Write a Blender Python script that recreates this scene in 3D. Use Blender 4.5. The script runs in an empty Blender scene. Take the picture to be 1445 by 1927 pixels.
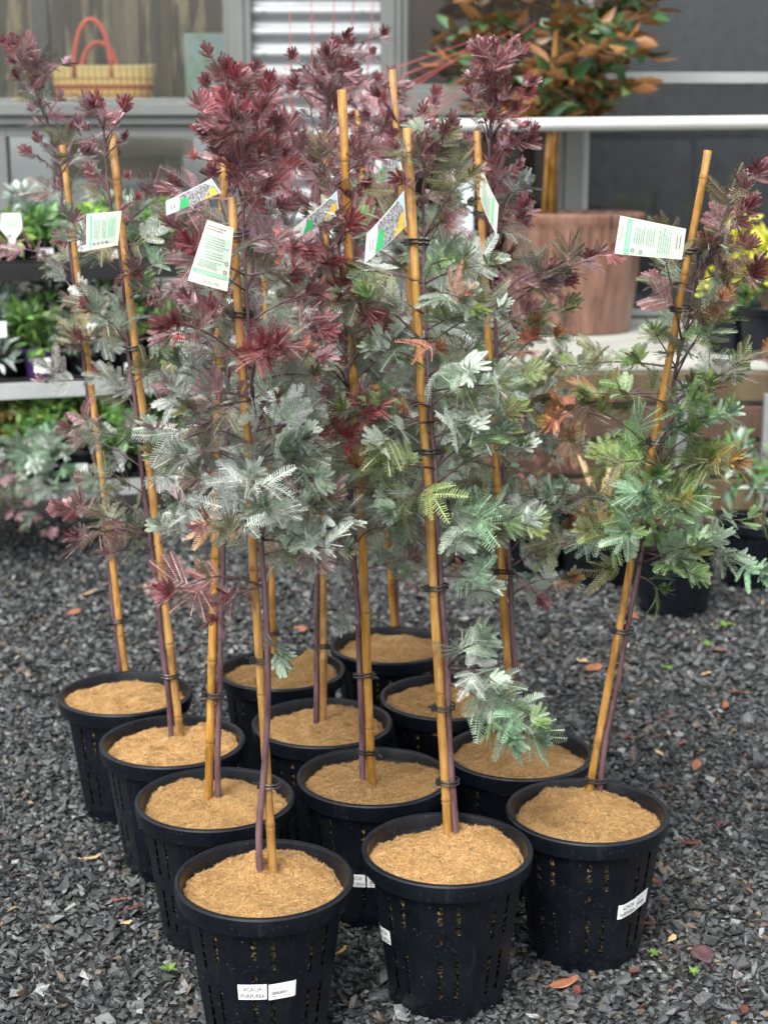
import bpy, bmesh, math, random
import numpy as np
from mathutils import Vector, Matrix

R = math.radians
random.seed(7)
rng = np.random.default_rng(11)
SC = bpy.context.scene
COL = SC.collection

# ------------------------------------------------------------------ camera, sky, sun, exposure
CAM_H, PITCH, FPX, PW, PH = 1.60, R(13.0), 2895.0, 1445.0, 1927.0
cd = bpy.data.cameras.new("camera")
cam = bpy.data.objects.new("camera", cd)
COL.objects.link(cam)
cam.location = (0, 0, CAM_H)
cam.rotation_euler = (R(90) - PITCH, 0, 0)
cd.sensor_fit = 'HORIZONTAL'
cd.sensor_width = 36.0
cd.lens = FPX / PW * 36.0
cd.clip_start, cd.clip_end = 0.05, 500
cd.dof.use_dof = True
cd.dof.focus_distance = 2.85
cd.dof.aperture_fstop = 5.6
SC.camera = cam

SUN_EL, SUN_AZ = R(54), R(205)
world = bpy.data.worlds.new("World")
SC.world = world
world.use_nodes = True
wn, wl = world.node_tree.nodes, world.node_tree.links
wn.clear()
sky = wn.new('ShaderNodeTexSky')
sky.sky_type = 'NISHITA'
sky.sun_disc = False
sky.sun_elevation = SUN_EL
sky.sun_rotation = SUN_AZ
sky.air_density, sky.dust_density = 1.0, 3.0
hsv = wn.new('ShaderNodeHueSaturation')
hsv.inputs['Saturation'].default_value = 0.08
bg = wn.new('ShaderNodeBackground')
bg.inputs['Strength'].default_value = 0.15
wo = wn.new('ShaderNodeOutputWorld')
wl.new(sky.outputs[0], hsv.inputs['Color'])
wl.new(hsv.outputs[0], bg.inputs[0])
wl.new(bg.outputs[0], wo.inputs[0])
sd = bpy.data.lights.new("sun", 'SUN')
sd.energy = 1.5
sd.angle = R(24)
sd.color = (1.0, 0.96, 0.9)
sun = bpy.data.objects.new("sun", sd)
COL.objects.link(sun)
# sky sun_rotation is clockwise from +Y
sdir = Vector((math.sin(SUN_AZ) * math.cos(SUN_EL), math.cos(SUN_AZ) * math.cos(SUN_EL), math.sin(SUN_EL)))
sun.rotation_euler = sdir.to_track_quat('Z', 'Y').to_euler()
sun.location = (0, -3, 8)
vs = SC.view_settings
vs.view_transform = 'Standard'
vs.look = 'None'
vs.gamma = 1.0
vs.use_curve_mapping = False
vs.exposure = 1.3
SC.cycles.use_denoising = True
SC.cycles.transparent_max_bounces = 12

# ------------------------------------------------------------------ small helpers
_cp, _sp = math.cos(PITCH), math.sin(PITCH)


def ray(px, py):
    dx, dz = (px - PW / 2) / FPX, -(py - PH / 2) / FPX
    return Vector((dx, _cp + dz * _sp, -_sp + dz * _cp))


def PY(px, py, Y):
    """point where the sight line of photo pixel (px, py) meets depth Y"""
    d = ray(px, py)
    return Vector((0, 0, CAM_H)) + d * (Y / d.y)


def PZ(px, py, z):
    """point where the sight line of photo pixel (px, py) meets height z"""
    d = ray(px, py)
    return Vector((0, 0, CAM_H)) + d * ((z - CAM_H) / d.z)


def tag(o, label=None, cat=None, group=None, kind=None):
    if label: o['label'] = label
    if cat: o['category'] = cat
    if group: o['group'] = group
    if kind: o['kind'] = kind
    return o


def thing(name, label, cat, loc=(0, 0, 0), rz=0.0, group=None):
    o = bpy.data.objects.new(name, None)
    o.empty_display_size = 0.05
    COL.objects.link(o)
    o.location = loc
    o.rotation_euler = (0, 0, rz)
    return tag(o, label, cat, group)


class MB:
    def __init__(self):
        self.v, self.f = [], []

    def add(self, v, f):
        k = len(self.v)
        self.v += [tuple(p) for p in v]
        self.f += [tuple(i + k for i in q) for q in f]

    def box(self, a, b):
        (x0, y0, z0), (x1, y1, z1) = a, b
        self.add([(x0, y0, z0), (x1, y0, z0), (x1, y1, z0), (x0, y1, z0), (x0, y0, z1), (x1, y0, z1), (x1, y1, z1), (x0, y1, z1)],
                 [(0, 3, 2, 1), (4, 5, 6, 7), (0, 1, 5, 4), (1, 2, 6, 5), (2, 3, 7, 6), (3, 0, 4, 7)])

    def tube(self, pts, rad, n=8, cap=True):
        pts = [Vector(p) for p in pts]
        if not isinstance(rad, (list, tuple)): rad = [rad] * len(pts)
        t0 = (pts[1] - pts[0]).normalized()
        ref = Vector((1, 0, 0)) if abs(t0.x) < 0.8 else Vector((0, 1, 0))
        vs_, m = [], len(pts)
        for i, p in enumerate(pts):
            t = (pts[min(i + 1, m - 1)] - pts[max(i - 1, 0)]).normalized()
            a = (ref - t * ref.dot(t)).normalized()
            ref = a
            b = t.cross(a)
            for k in range(n):
                w = 2 * math.pi * k / n
                vs_.append(p + (a * math.cos(w) + b * math.sin(w)) * rad[i])
        fs = []
        for i in range(m - 1):
            for k in range(n):
                q = (k + 1) % n
                fs.append((i * n + k, i * n + q, (i + 1) * n + q, (i + 1) * n + k))
        if cap:
            fs.append(tuple(reversed(range(n))))
            fs.append(tuple((m - 1) * n + k for k in range(n)))
        self.add(vs_, fs)

    def lathe(self, prof, n=48, c=(0, 0, 0), closed=False):
        vs_, fs, m = [], [], len(prof)
        for r, z in prof:
            for k in range(n):
                w = 2 * math.pi * k / n
                vs_.append((c[0] + r * math.cos(w), c[1] + r * math.sin(w), c[2] + z))
        for i in range(m if closed else m - 1):
            j = (i + 1) % m
            for k in range(n):
                q = (k + 1) % n
                fs.append((i * n + k, i * n + q, j * n + q, j * n + k))
        self.add(vs_, fs)

    def build(self, name, mat, parent=None, smooth=False, bevel=0.0, sharp=None):
        me = bpy.data.meshes.new(name)
        me.from_pydata(self.v, [], self.f)
        me.update()
        if smooth:
            me.shade_smooth()
            if sharp:
                me.set_sharp_from_angle(angle=R(sharp))
        return link(name, me, mat, parent, bevel)


def link(name, me, mat, parent=None, bevel=0.0):
    o = bpy.data.objects.new(name, me)
    COL.objects.link(o)
    if mat: me.materials.append(mat)
    if parent: o.parent = parent
    if bevel:
        b = o.modifiers.new("bevel", 'BEVEL')
        b.width, b.segments, b.limit_method = bevel, 2, 'ANGLE'
    return o


def mesh_np(name, verts, faces_n, idx, cols=None):
    """numpy mesh: verts (N,3); every face has faces_n corners; idx flat"""
    me = bpy.data.meshes.new(name)
    nf = len(idx) // faces_n
    me.vertices.add(len(verts))
    me.vertices.foreach_set('co', np.ascontiguousarray(verts, dtype=np.float32).ravel())
    me.loops.add(len(idx))
    me.loops.foreach_set('vertex_index', np.ascontiguousarray(idx, dtype=np.int32))
    me.polygons.add(nf)
    me.polygons.foreach_set('loop_start', np.arange(nf, dtype=np.int32) * faces_n)
    me.update(calc_edges=True)
    if cols is not None:
        at = me.attributes.new('Col', 'FLOAT_COLOR', 'POINT')
        c4 = np.ones((len(verts), 4), dtype=np.float32)
        c4[:, :3] = cols
        at.data.foreach_set('color', c4.ravel())
    return me


# ------------------------------------------------------------------ materials
class NT:
    def __init__(self, name):
        self.m = bpy.data.materials.new(name)
        self.m.use_nodes = True
        self.t = self.m.node_tree
        self.t.nodes.clear()
        self.out = self.n('ShaderNodeOutputMaterial')

    def n(self, typ, **kw):
        x = self.t.nodes.new(typ)
        for k, v in kw.items(): setattr(x, k, v)
        return x

    def l(self, a, b): self.t.links.new(a, b)

    def coords(self, kind='Object', scale=(1, 1, 1)):
        tc = self.n('ShaderNodeTexCoord')
        mp = self.n('ShaderNodeMapping')
        mp.inputs['Scale'].default_value = scale
        self.l(tc.outputs[kind], mp.inputs[0])
        return mp.outputs[0]

    def noise(self, vec, scale, detail=4, rough=0.55):
        x = self.n('ShaderNodeTexNoise')
        x.inputs['Scale'].default_value = scale
        x.inputs['Detail'].default_value = detail
        x.inputs['Roughness'].default_value = rough
        if vec is not None: self.l(vec, x.inputs['Vector'])
        return x.outputs['Fac']

    def ramp(self, fac, stops):
        x = self.n('ShaderNodeValToRGB')
        el = x.color_ramp.elements
        el[0].position, el[0].color = stops[0][0], (*stops[0][1], 1)
        el[-1].position, el[-1].color = stops[-1][0], (*stops[-1][1], 1)
        for p, c in stops[1:-1]:
            el.new(p).color = (*c, 1)
        self.l(fac, x.inputs[0])
        return x.outputs['Color']

    def mix(self, fac, a, b, mode='MIX'):
        x = self.n('ShaderNodeMix', data_type='RGBA', blend_type=mode)
        for sock, val in ((x.inputs[0], fac), (x.inputs[6], a), (x.inputs[7], b)):
            if hasattr(val, 'is_output'): self.l(val, sock)
            elif isinstance(val, (int, float)): sock.default_value = val
            else: sock.default_value = (*val, 1)
        return x.outputs[2]

    def mapr(self, v, a, b, c, d):
        x = self.n('ShaderNodeMapRange')
        for i, q in enumerate((a, b, c, d)): x.inputs[i + 1].default_value = q
        self.l(v, x.inputs[0])
        return x.outputs[0]

    def bump(self, h, strength=0.4, dist=0.002):
        x = self.n('ShaderNodeBump')
        x.inputs['Strength'].default_value = strength
        x.inputs['Distance'].default_value = dist
        self.l(h, x.inputs['Height'])
        return x.outputs[0]

    def bsdf(self, col, rough=0.5, spec=0.5, normal=None, metal=0.0, **kw):
        b = self.n('ShaderNodeBsdfPrincipled')
        for sock, val in ((b.inputs['Base Color'], col), (b.inputs['Roughness'], rough)):
            if hasattr(val, 'is_output'): self.l(val, sock)
            elif isinstance(val, (int, float)): sock.default_value = val
            else: sock.default_value = (*val, 1)
        b.inputs['Specular IOR Level'].default_value = spec
        b.inputs['Metallic'].default_value = metal
        for k, v in kw.items(): b.inputs[k].default_value = v
        if normal is not None: self.l(normal, b.inputs['Normal'])
        return b.outputs[0]

    def done(self, sh):
        self.l(sh, self.out.inputs[0])
        return self.m


def plain(name, col, rough=0.5, vary=0.25, scale=8.0, spec=0.5, metal=0.0, bump=0.15, stretch=(1, 1, 1)):
    t = NT(name)
    v = t.coords('Object', stretch)
    n1 = t.noise(v, scale, 6)
    n2 = t.noise(v, scale * 9, 3)
    lo = tuple(c * (1 - vary) for c in col)
    hi = tuple(min(1, c * (1 + vary)) for c in col)
    c = t.ramp(n1, [(0.3, lo), (0.7, hi)])
    rg = t.mapr(n2, 0.3, 0.7, max(0.05, rough - 0.1), min(1, rough + 0.1))
    return t.done(t.bsdf(c, rg, spec, t.bump(n2, bump, 0.002), metal))


def m_leaf(name, back=(0.35, 0.4, 0.38), backmix=0.5, rough=0.42, transl=0.18, spec=0.5, sheen=0.0):
    """leaf colour comes from the Col attribute; undersides are paler"""
    t = NT(name)
    a = t.n('ShaderNodeAttribute', attribute_name='Col')
    g = t.n('ShaderNodeNewGeometry')
    mask = t.n('ShaderNodeMath', operation='MULTIPLY')
    t.l(g.outputs['Backfacing'], mask.inputs[0])
    mask.inputs[1].default_value = backmix
    c = t.mix(mask.outputs[0], a.outputs['Color'], back)
    n = t.noise(t.coords('Object'), 60, 3)
    c = t.mix(t.mapr(n, 0.3, 0.7, 0.0, 0.3), c, (0.6, 0.6, 0.6), 'SOFT_LIGHT')
    rg = t.mapr(n, 0.35, 0.65, rough - 0.12, rough + 0.12)
    b = t.bsdf(c, rg, spec)
    tr = t.n('ShaderNodeBsdfTranslucent')
    t.l(c, tr.inputs[0])
    mx = t.n('ShaderNodeMixShader')
    mx.inputs[0].default_value = transl
    t.l(b, mx.inputs[1])
    t.l(tr.outputs[0], mx.inputs[2])
    return t.done(mx.outputs[0])


def m_bamboo():
    t = NT("bamboo_cane")
    v = t.coords('Object', (1, 1, 0.12))
    n1 = t.noise(v, 120, 4)
    n2 = t.noise(t.coords('Object', (1, 1, 0.5)), 22, 5, 0.7)
    c = t.ramp(n1, [(0.28, (0.30, 0.14, 0.034)), (0.5, (0.45, 0.24, 0.068)), (0.72, (0.55, 0.335, 0.115))])
    c = t.mix(t.mapr(n2, 0.46, 0.66, 0, 0.8), c, (0.17, 0.08, 0.026))
    oi = t.n('ShaderNodeObjectInfo')
    n3 = t.noise(t.coords('Object', (3, 3, 3)), 1.5, 2)
    h = t.n('ShaderNodeHueSaturation')
    t.l(t.mapr(oi.outputs['Random'], 0, 1, 0.96, 1.10), h.inputs['Saturation'])
    t.l(t.mapr(n3, 0.3, 0.7, 0.72, 1.12), h.inputs['Value'])
    t.l(c, h.inputs['Color'])
    c = h.outputs[0]
    return t.done(t.bsdf(c, 0.38, 0.5, t.bump(n1, 0.25, 0.001)))


def m_coir():
    t = NT("coir_fibre")
    v = t.coords('Object')
    n1 = t.noise(v, 26, 5, 0.6)
    n2 = t.noise(v, 260, 4, 0.7)
    c = t.ramp(n2, [(0.32, (0.15, 0.068, 0.02)), (0.5, (0.40, 0.225, 0.078)), (0.70, (0.58, 0.365, 0.15))])
    c = t.mix(t.mapr(n1, 0.50, 0.70, 0, 0.6), c, (0.20, 0.105, 0.045))
    oi = t.n('ShaderNodeObjectInfo')
    h = t.n('ShaderNodeHueSaturation')
    t.l(t.mapr(oi.outputs['Random'], 0, 1, 0.78, 1.12), h.inputs['Value'])
    t.l(c, h.inputs['Color'])
    c = h.outputs[0]
    return t.done(t.bsdf(c, 0.85, 0.2, t.bump(n2, 0.9, 0.006)))


def m_fibre():
    t = NT("coir_strand")
    g = t.n('ShaderNodeNewGeometry')
    c = t.ramp(g.outputs['Random Per Island'], [(0.0, (0.13, 0.06, 0.02)), (0.22, (0.40, 0.225, 0.08)), (0.7, (0.66, 0.415, 0.175)), (1.0, (0.78, 0.57, 0.31))])
    n1 = t.noise(t.coords('Object'), 22, 4, 0.6)
    c = t.mix(t.mapr(n1, 0.50, 0.68, 0, 0.55), c, (0.24, 0.125, 0.05))
    oi = t.n('ShaderNodeObjectInfo')
    h = t.n('ShaderNodeHueSaturation')
    t.l(t.mapr(oi.outputs['Random'], 0, 1, 0.82, 1.08), h.inputs['Value'])
    t.l(c, h.inputs['Color'])
    c = h.outputs[0]
    return t.done(t.bsdf(c, 0.7, 0.3))


def m_gravel():
    t = NT("slate_chips")
    g = t.n('ShaderNodeNewGeometry')
    rnd = g.outputs['Random Per Island']
    c = t.ramp(rnd, [(0.0, (0.014, 0.016, 0.017)), (0.35, (0.038, 0.042, 0.044)), (0.75, (0.082, 0.088, 0.091)), (0.92, (0.138, 0.146, 0.148)),
                     (0.955, (0.29, 0.30, 0.295)), (0.965, (0.10, 0.078, 0.06)), (1.0, (0.15, 0.12, 0.09))])
    v = t.coords('Object')
    n = t.noise(v, 140, 5, 0.65)
    c = t.mix(t.mapr(n, 0.3, 0.7, 0, 0.45), c, (0.02, 0.021, 0.022))
    rg = t.mapr(n, 0.3, 0.7, 0.28, 0.62)
    return t.done(t.bsdf(c, rg, 0.45, t.bump(n, 0.6, 0.003)))


def m_ground():
    t = NT("dark_ground")
    v = t.coords('Object')
    vo = t.n('ShaderNodeTexVoronoi')
    vo.inputs['Scale'].default_value = 55
    t.l(v, vo.inputs['Vector'])
    n = t.noise(v, 3, 5)
    c = t.ramp(vo.outputs['Distance'], [(0.0, (0.05, 0.052, 0.054)), (0.6, (0.012, 0.012, 0.012))])
    c = t.mix(t.mapr(n, 0.4, 0.7, 0, 0.5), c, (0.03, 0.026, 0.02))
    return t.done(t.bsdf(c, 0.6, 0.4, t.bump(vo.outputs['Distance'], 0.8, 0.01)))


def m_pot():
    t = NT("black_pot_plastic")
    v = t.coords('Object')
    n1 = t.noise(v, 14, 6, 0.65)
    n2 = t.noise(v, 320, 3)
    n3 = t.noise(v, 65, 4, 0.8)
    c = t.ramp(n1, [(0.35, (0.0028, 0.0042, 0.0070)), (0.7, (0.0058, 0.0082, 0.0125))])
    c = t.mix(t.mapr(n3, 0.62, 0.72, 0, 0.4), c, (0.07, 0.07, 0.066))
    n4 = t.noise(v, 210, 2, 0.5)
    c = t.mix(t.mapr(n4, 0.70, 0.74, 0, 0.3), c, (0.22, 0.22, 0.21))
    n5 = t.noise(t.coords('Object', (1, 1, 0.12)), 40, 4, 0.7)
    c = t.mix(t.mapr(n5, 0.60, 0.72, 0, 0.3), c, (0.035, 0.034, 0.031))
    rg = t.mapr(n1, 0.3, 0.7, 0.24, 0.42)
    return t.done(t.bsdf(c, rg, 0.32, t.bump(n2, 0.12, 0.001)))


def m_soil():
    t = NT("potting_mix")
    v = t.coords('Object')
    vo = t.n('ShaderNodeTexVoronoi')
    vo.inputs['Scale'].default_value = 150
    t.l(v, vo.inputs['Vector'])
    c = t.ramp(vo.outputs['Color'], [(0.25, (0.006, 0.005, 0.004)), (0.5, (0.025, 0.018, 0.01)), (0.7, (0.10, 0.07, 0.03)), (0.92, (0.32, 0.24, 0.11))])
    return t.done(t.bsdf(c, 0.8, 0.3, t.bump(vo.outputs['Distance'], 1.0, 0.006)))


def m_bark(name, lo, hi, scale=70):
    t = NT(name)
    n = t.noise(t.coords('Object', (1, 1, 0.25)), scale, 5, 0.65)
    c = t.ramp(n, [(0.3, lo), (0.7, hi)])
    return t.done(t.bsdf(c, 0.5, 0.4, t.bump(n, 0.5, 0.002)))


def m_glass(name, tint, refl=1.0, rough=0.02):
    t = NT(name)
    fr = t.n('ShaderNodeFresnel')
    fr.inputs[0].default_value = 1.5
    ml = t.n('ShaderNodeMath', operation='MULTIPLY', use_clamp=True)
    t.l(fr.outputs[0], ml.inputs[0])
    ml.inputs[1].default_value = refl
    tr = t.n('ShaderNodeBsdfTransparent')
    tr.inputs[0].default_value = (*tint, 1)
    gl = t.n('ShaderNodeBsdfGlossy')
    gl.inputs['Roughness'].default_value = rough
    mx = t.n('ShaderNodeMixShader')
    t.l(ml.outputs[0], mx.inputs[0])
    t.l(tr.outputs[0], mx.inputs[1])
    t.l(gl.outputs[0], mx.inputs[2])
    return t.done(mx.outputs[0])


def m_streaks(name, stops, sx=3.0, sz=0.25, scale=2.0):
    """vertical streaks of colour, some standing in for reflections in the glass"""
    t = NT(name)
    n = t.noise(t.coords('Object', (sx, sx, sz)), scale, 6, 0.6)
    c = t.ramp(n, stops)
    n2 = t.noise(t.coords('Object', (sx, sx, 3)), scale * 3, 4)
    c = t.mix(t.mapr(n2, 0.45, 0.7, 0, 0.5), c, (0.03, 0.028, 0.025))
    return t.done(t.bsdf(c, 0.7, 0.3))


M = {
    'foliage': m_leaf("wattle_leaf", back=(0.50, 0.53, 0.50), backmix=0.13, rough=0.34, transl=0.20, spec=0.5),
    'leaf': m_leaf("soft_leaf", back=(0.25, 0.33, 0.2), backmix=0.3, rough=0.45, transl=0.25),
    'magnolia': m_leaf("magnolia_leaf", back=(0.25, 0.115, 0.038), backmix=1.0, rough=0.33, transl=0.05, spec=0.6),
    'stem': m_bark("wattle_bark", (0.045, 0.014, 0.02), (0.17, 0.105, 0.115), 45),
    'twig': m_bark("brown_twig", (0.09, 0.06, 0.04), (0.25, 0.17, 0.10), 60),
    'redtwig': m_bark("coral_bark", (0.27, 0.045, 0.045), (0.38, 0.09, 0.08), 30),
    'bamboo': m_bamboo(), 'coir': m_coir(), 'strand': m_fibre(), 'gravel': m_gravel(), 'ground': m_ground(),
    'pot': m_pot(), 'soil': m_soil(),
    'tie': plain("black_tie", (0.012, 0.012, 0.013), 0.4, 0.2, 40),
    'node': plain("cane_node", (0.16, 0.085, 0.03), 0.6, 0.3, 80),
    'card': plain("tag_card", (0.62, 0.60, 0.52), 0.35, 0.03, 20, bump=0.02),
    'white': plain("white_label", (0.82, 0.83, 0.83), 0.4, 0.03, 20, bump=0.02),
    'mint': plain("mint_print", (0.44, 0.56, 0.46), 0.35, 0.12, 14, bump=0.02),
    'band': plain("green_band", (0.17, 0.55, 0.32), 0.35, 0.08, 20, bump=0.02),
    'green': plain("bright_green_print", (0.06, 0.52, 0.17), 0.35, 0.1, 20, bump=0.02),
    'yellow': plain("yellow_print", (0.85, 0.50, 0.06), 0.35, 0.15, 60, bump=0.02),
    'sky_print': plain("pale_blue_print", (0.50, 0.72, 0.86), 0.35, 0.06, 20, bump=0.02),
    'ink': plain("grey_ink", (0.16, 0.17, 0.16), 0.5, 0.1, 20, bump=0.02),
    'softink': plain("soft_ink", (0.22, 0.27, 0.23), 0.5, 0.1, 20, bump=0.02),
    'frame': plain("grey_frame_paint", (0.135, 0.145, 0.14), 0.5, 0.12, 3),
    'pale_frame': plain("pale_aluminium", (0.26, 0.275, 0.275), 0.45, 0.08, 3),
    'galv': plain("galvanised_sheet", (0.30, 0.32, 0.335), 0.42, 0.12, 4, metal=0.15),
    'steel': plain("galvanised_steel", (0.21, 0.22, 0.22), 0.45, 0.15, 9),
    'rail': plain("rail_paint", (0.50, 0.51, 0.50), 0.35, 0.06, 6),
    'shelf_rail': plain("shelf_rail_paint", (0.33, 0.35, 0.35), 0.45, 0.12, 6),
    'bluepost': plain("pale_blue_post", (0.47, 0.56, 0.60), 0.5, 0.06, 4),
    'concrete': plain("concrete", (0.34, 0.34, 0.31), 0.8, 0.15, 5),
    'timber': m_bark("weathered_timber", (0.05, 0.036, 0.018), (0.125, 0.092, 0.05), 12),
    'redtimber': m_bark("red_brown_timber", (0.045, 0.026, 0.018), (0.10, 0.058, 0.04), 12),
    'pane': m_glass("window_glass", (0.95, 0.96, 0.955), 0.5),
    'dark_pane': m_glass("tinted_glass", (0.80, 0.82, 0.84), 0.8, 0.06),
    'screen': m_streaks("door_screen", [(0.3, (0.085, 0.088, 0.094)), (0.55, (0.12, 0.125, 0.132)), (0.72, (0.19, 0.195, 0.20))], 4, 0.2, 1.4),  # streaks paint vertical glass reflections into the screen's grey
    'interior': m_streaks("interior_reflections", [(0.30, (0.008, 0.008, 0.007)), (0.42, (0.045, 0.040, 0.024)), (0.5, (0.012, 0.011, 0.009)), (0.57, (0.17, 0.135, 0.075)), (0.64, (0.02, 0.018, 0.014)), (0.8, (0.03, 0.03, 0.028))], 6.5, 0.55, 1.6),  # tan and dark streaks paint window reflections onto the back wall
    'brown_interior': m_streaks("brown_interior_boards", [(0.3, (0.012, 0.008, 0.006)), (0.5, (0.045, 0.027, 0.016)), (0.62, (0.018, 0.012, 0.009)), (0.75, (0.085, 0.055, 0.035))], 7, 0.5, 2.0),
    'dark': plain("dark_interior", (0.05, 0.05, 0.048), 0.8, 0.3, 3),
    'cream': plain("cream_paint", (0.46, 0.43, 0.35), 0.6, 0.1, 3),
    'reflection_panel': plain("blue_grey_reflection", (0.40, 0.44, 0.45), 0.6, 0.2, 2),  # pale tone stands in for reflection on the lower panes
    'tan_reflection': m_streaks("reflection_strip", [(0.3, (0.05, 0.042, 0.025)), (0.6, (0.13, 0.11, 0.07))], 9, 0.4, 2.0),  # tan streaks stand in for reflections on the upper glass
    'purple': plain("purple_plastic", (0.07, 0.028, 0.16), 0.45, 0.2, 8),
    'terracotta': plain("terracotta_plastic", (0.30, 0.105, 0.05), 0.6, 0.2, 8),
    'red_print': plain("red_print", (0.62, 0.10, 0.07), 0.45, 0.2, 12),
    'orange_tape': plain("orange_tape", (0.85, 0.12, 0.06), 0.5, 0.1, 12),
    'handle': plain("red_leather", (0.55, 0.085, 0.045), 0.5, 0.2, 18),
}


def m_copper():
    t = NT("copper_glaze")
    n1 = t.noise(t.coords('Object', (1, 1, 0.07)), 26, 6, 0.65)
    n2 = t.noise(t.coords('Object'), 3, 5)
    c = t.ramp(n1, [(0.36, (0.045, 0.026, 0.021)), (0.46, (0.15, 0.078, 0.055)), (0.58, (0.215, 0.115, 0.082)), (0.78, (0.31, 0.205, 0.165))])
    c = t.mix(t.mapr(n2, 0.42, 0.66, 0, 0.6), c, (0.25, 0.135, 0.10))
    return t.done(t.bsdf(c, 0.30, 0.5, t.bump(n1, 0.2, 0.002)))


def m_basket():
    t = NT("woven_straw")
    tc = t.n('ShaderNodeTexCoord')
    sp = t.n('ShaderNodeSeparateXYZ')
    t.l(tc.outputs['Object'], sp.inputs[0])
    w1 = t.n('ShaderNodeMath', operation='SINE')
    m1 = t.n('ShaderNodeMath', operation='MULTIPLY')
    m1.inputs[1].default_value = 190
    t.l(sp.outputs['X'], m1.inputs[0])
    t.l(m1.outputs[0], w1.inputs[0])
    hz = t.mapr(sp.outputs['Z'], 0.0, 0.18, 0.0, 1.0)
    Y1, Y2, RD = (0.62, 0.42, 0.12), (0.66, 0.48, 0.18), (0.36, 0.04, 0.02)
    r = t.n('ShaderNodeValToRGB')
    r.color_ramp.interpolation = 'CONSTANT'
    el = r.color_ramp.elements
    st = [(0.0, Y1), (0.14, (0.42, 0.2, 0.07)), (0.2, Y1), (0.34, RD), (0.48, Y2), (0.62, (0.42, 0.22, 0.08)), (0.68, Y2), (0.9, (0.52, 0.42, 0.19))]
    el[0].position, el[0].color = 0.0, (*st[0][1], 1)
    el[-1].position, el[-1].color = 0.9, (*st[-1][1], 1)
    for p, c in st[1:-1]: el.new(p).color = (*c, 1)
    t.l(hz, r.inputs[0])
    c = t.mix(t.mapr(w1.outputs[0], -0.2, 0.8, 0.0, 0.45), r.outputs[0], (0.30, 0.17, 0.06))
    return t.done(t.bsdf(c, 0.7, 0.3, t.bump(w1.outputs[0], 0.6, 0.004)))


def m_board():
    t = NT("painted_board")
    n = t.noise(t.coords('Object', (1, 1, 0.6)), 7, 5, 0.6)
    c = t.ramp(n, [(0.3, (0.17, 0.25, 0.215)), (0.48, (0.24, 0.335, 0.33)), (0.62, (0.15, 0.235, 0.15)), (0.8, (0.22, 0.17, 0.13))])
    return t.done(t.bsdf(c, 0.4, 0.4))


def m_photo():
    t = NT("tag_photo_print")
    n = t.noise(t.coords('Object'), 260, 4, 0.75)
    c = t.ramp(n, [(0.36, (0.06, 0.06, 0.065)), (0.5, (0.30, 0.30, 0.31)), (0.62, (0.62, 0.62, 0.63))])
    return t.done(t.bsdf(c, 0.35, 0.5))


M['copper'], M['basket'], M['board'], M['photo'] = m_copper(), m_basket(), m_board(), m_photo()


def m_litter(name, a, b):
    t = NT(name)
    n = t.noise(t.coords('Object'), 45, 5, 0.7)
    c = t.ramp(n, [(0.3, a), (0.7, b)])
    return t.done(t.bsdf(c, 0.5, 0.45, t.bump(n, 0.4, 0.002)))


M['dead_tan'] = m_litter("tan_dead_leaf", (0.38, 0.24, 0.11), (0.60, 0.45, 0.27))
M['dead_brown'] = m_litter("brown_dead_leaf", (0.16, 0.055, 0.025), (0.32, 0.14, 0.075))
M['dead_red'] = m_litter("red_dead_leaf", (0.085, 0.018, 0.014), (0.19, 0.06, 0.042))
M['dead_purple'] = m_litter("purple_dead_leaf", (0.035, 0.018, 0.022), (0.10, 0.05, 0.055))
M['dead_yellow'] = m_litter("yellow_dead_leaf", (0.48, 0.28, 0.05), (0.62, 0.42, 0.13))

# ------------------------------------------------------------------ generic leaf clouds for the far plants
def leaf_mesh(name, pos, dirs, nrm, length, width, cols, fold=0.25, curl=0.25):
    """one mesh of many leaves: each a folded, curled 2x3-quad blade"""
    n = len(pos)
    dirs = dirs / np.linalg.norm(dirs, axis=1, keepdims=True)
    nrm = nrm - dirs * (nrm * dirs).sum(1, keepdims=True)
    nrm /= np.linalg.norm(nrm, axis=1, keepdims=True) + 1e-9
    sid = np.cross(nrm, dirs)
    ts = np.array([0, 0.3, 0.65, 1.0])
    ws = np.array([0.12, 0.9, 0.8, 0.05])
    V = np.zeros((n, 12, 3))
    L, Wd = length[:, None], width[:, None]
    k = 0
    for t, w in zip(ts, ws):
        for s in (-1, 0, 1):
            V[:, k] = pos + dirs * L * t + sid * Wd * 0.5 * w * s + nrm * (L * (-curl * t * t) + Wd * 0.5 * fold * abs(s) * w)
            k += 1
    F = []
    for i in range(3):
        for j in range(2):
            a = i * 3 + j
            F.append((a, a + 3, a + 4, a + 1))
    F = np.array(F)
    idx = (F[None] + (np.arange(n) * 12)[:, None, None]).reshape(-1)
    return mesh_np(name, V.reshape(-1, 3), 4, idx, np.repeat(cols, 12, axis=0))


def pick(cols, n, jitter=0.22):
    c = np.array(cols)[rng.integers(0, len(cols), n)]
    return np.clip(c * (1 + rng.normal(0, jitter, (n, 1))), 0.003, 0.95)


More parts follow.
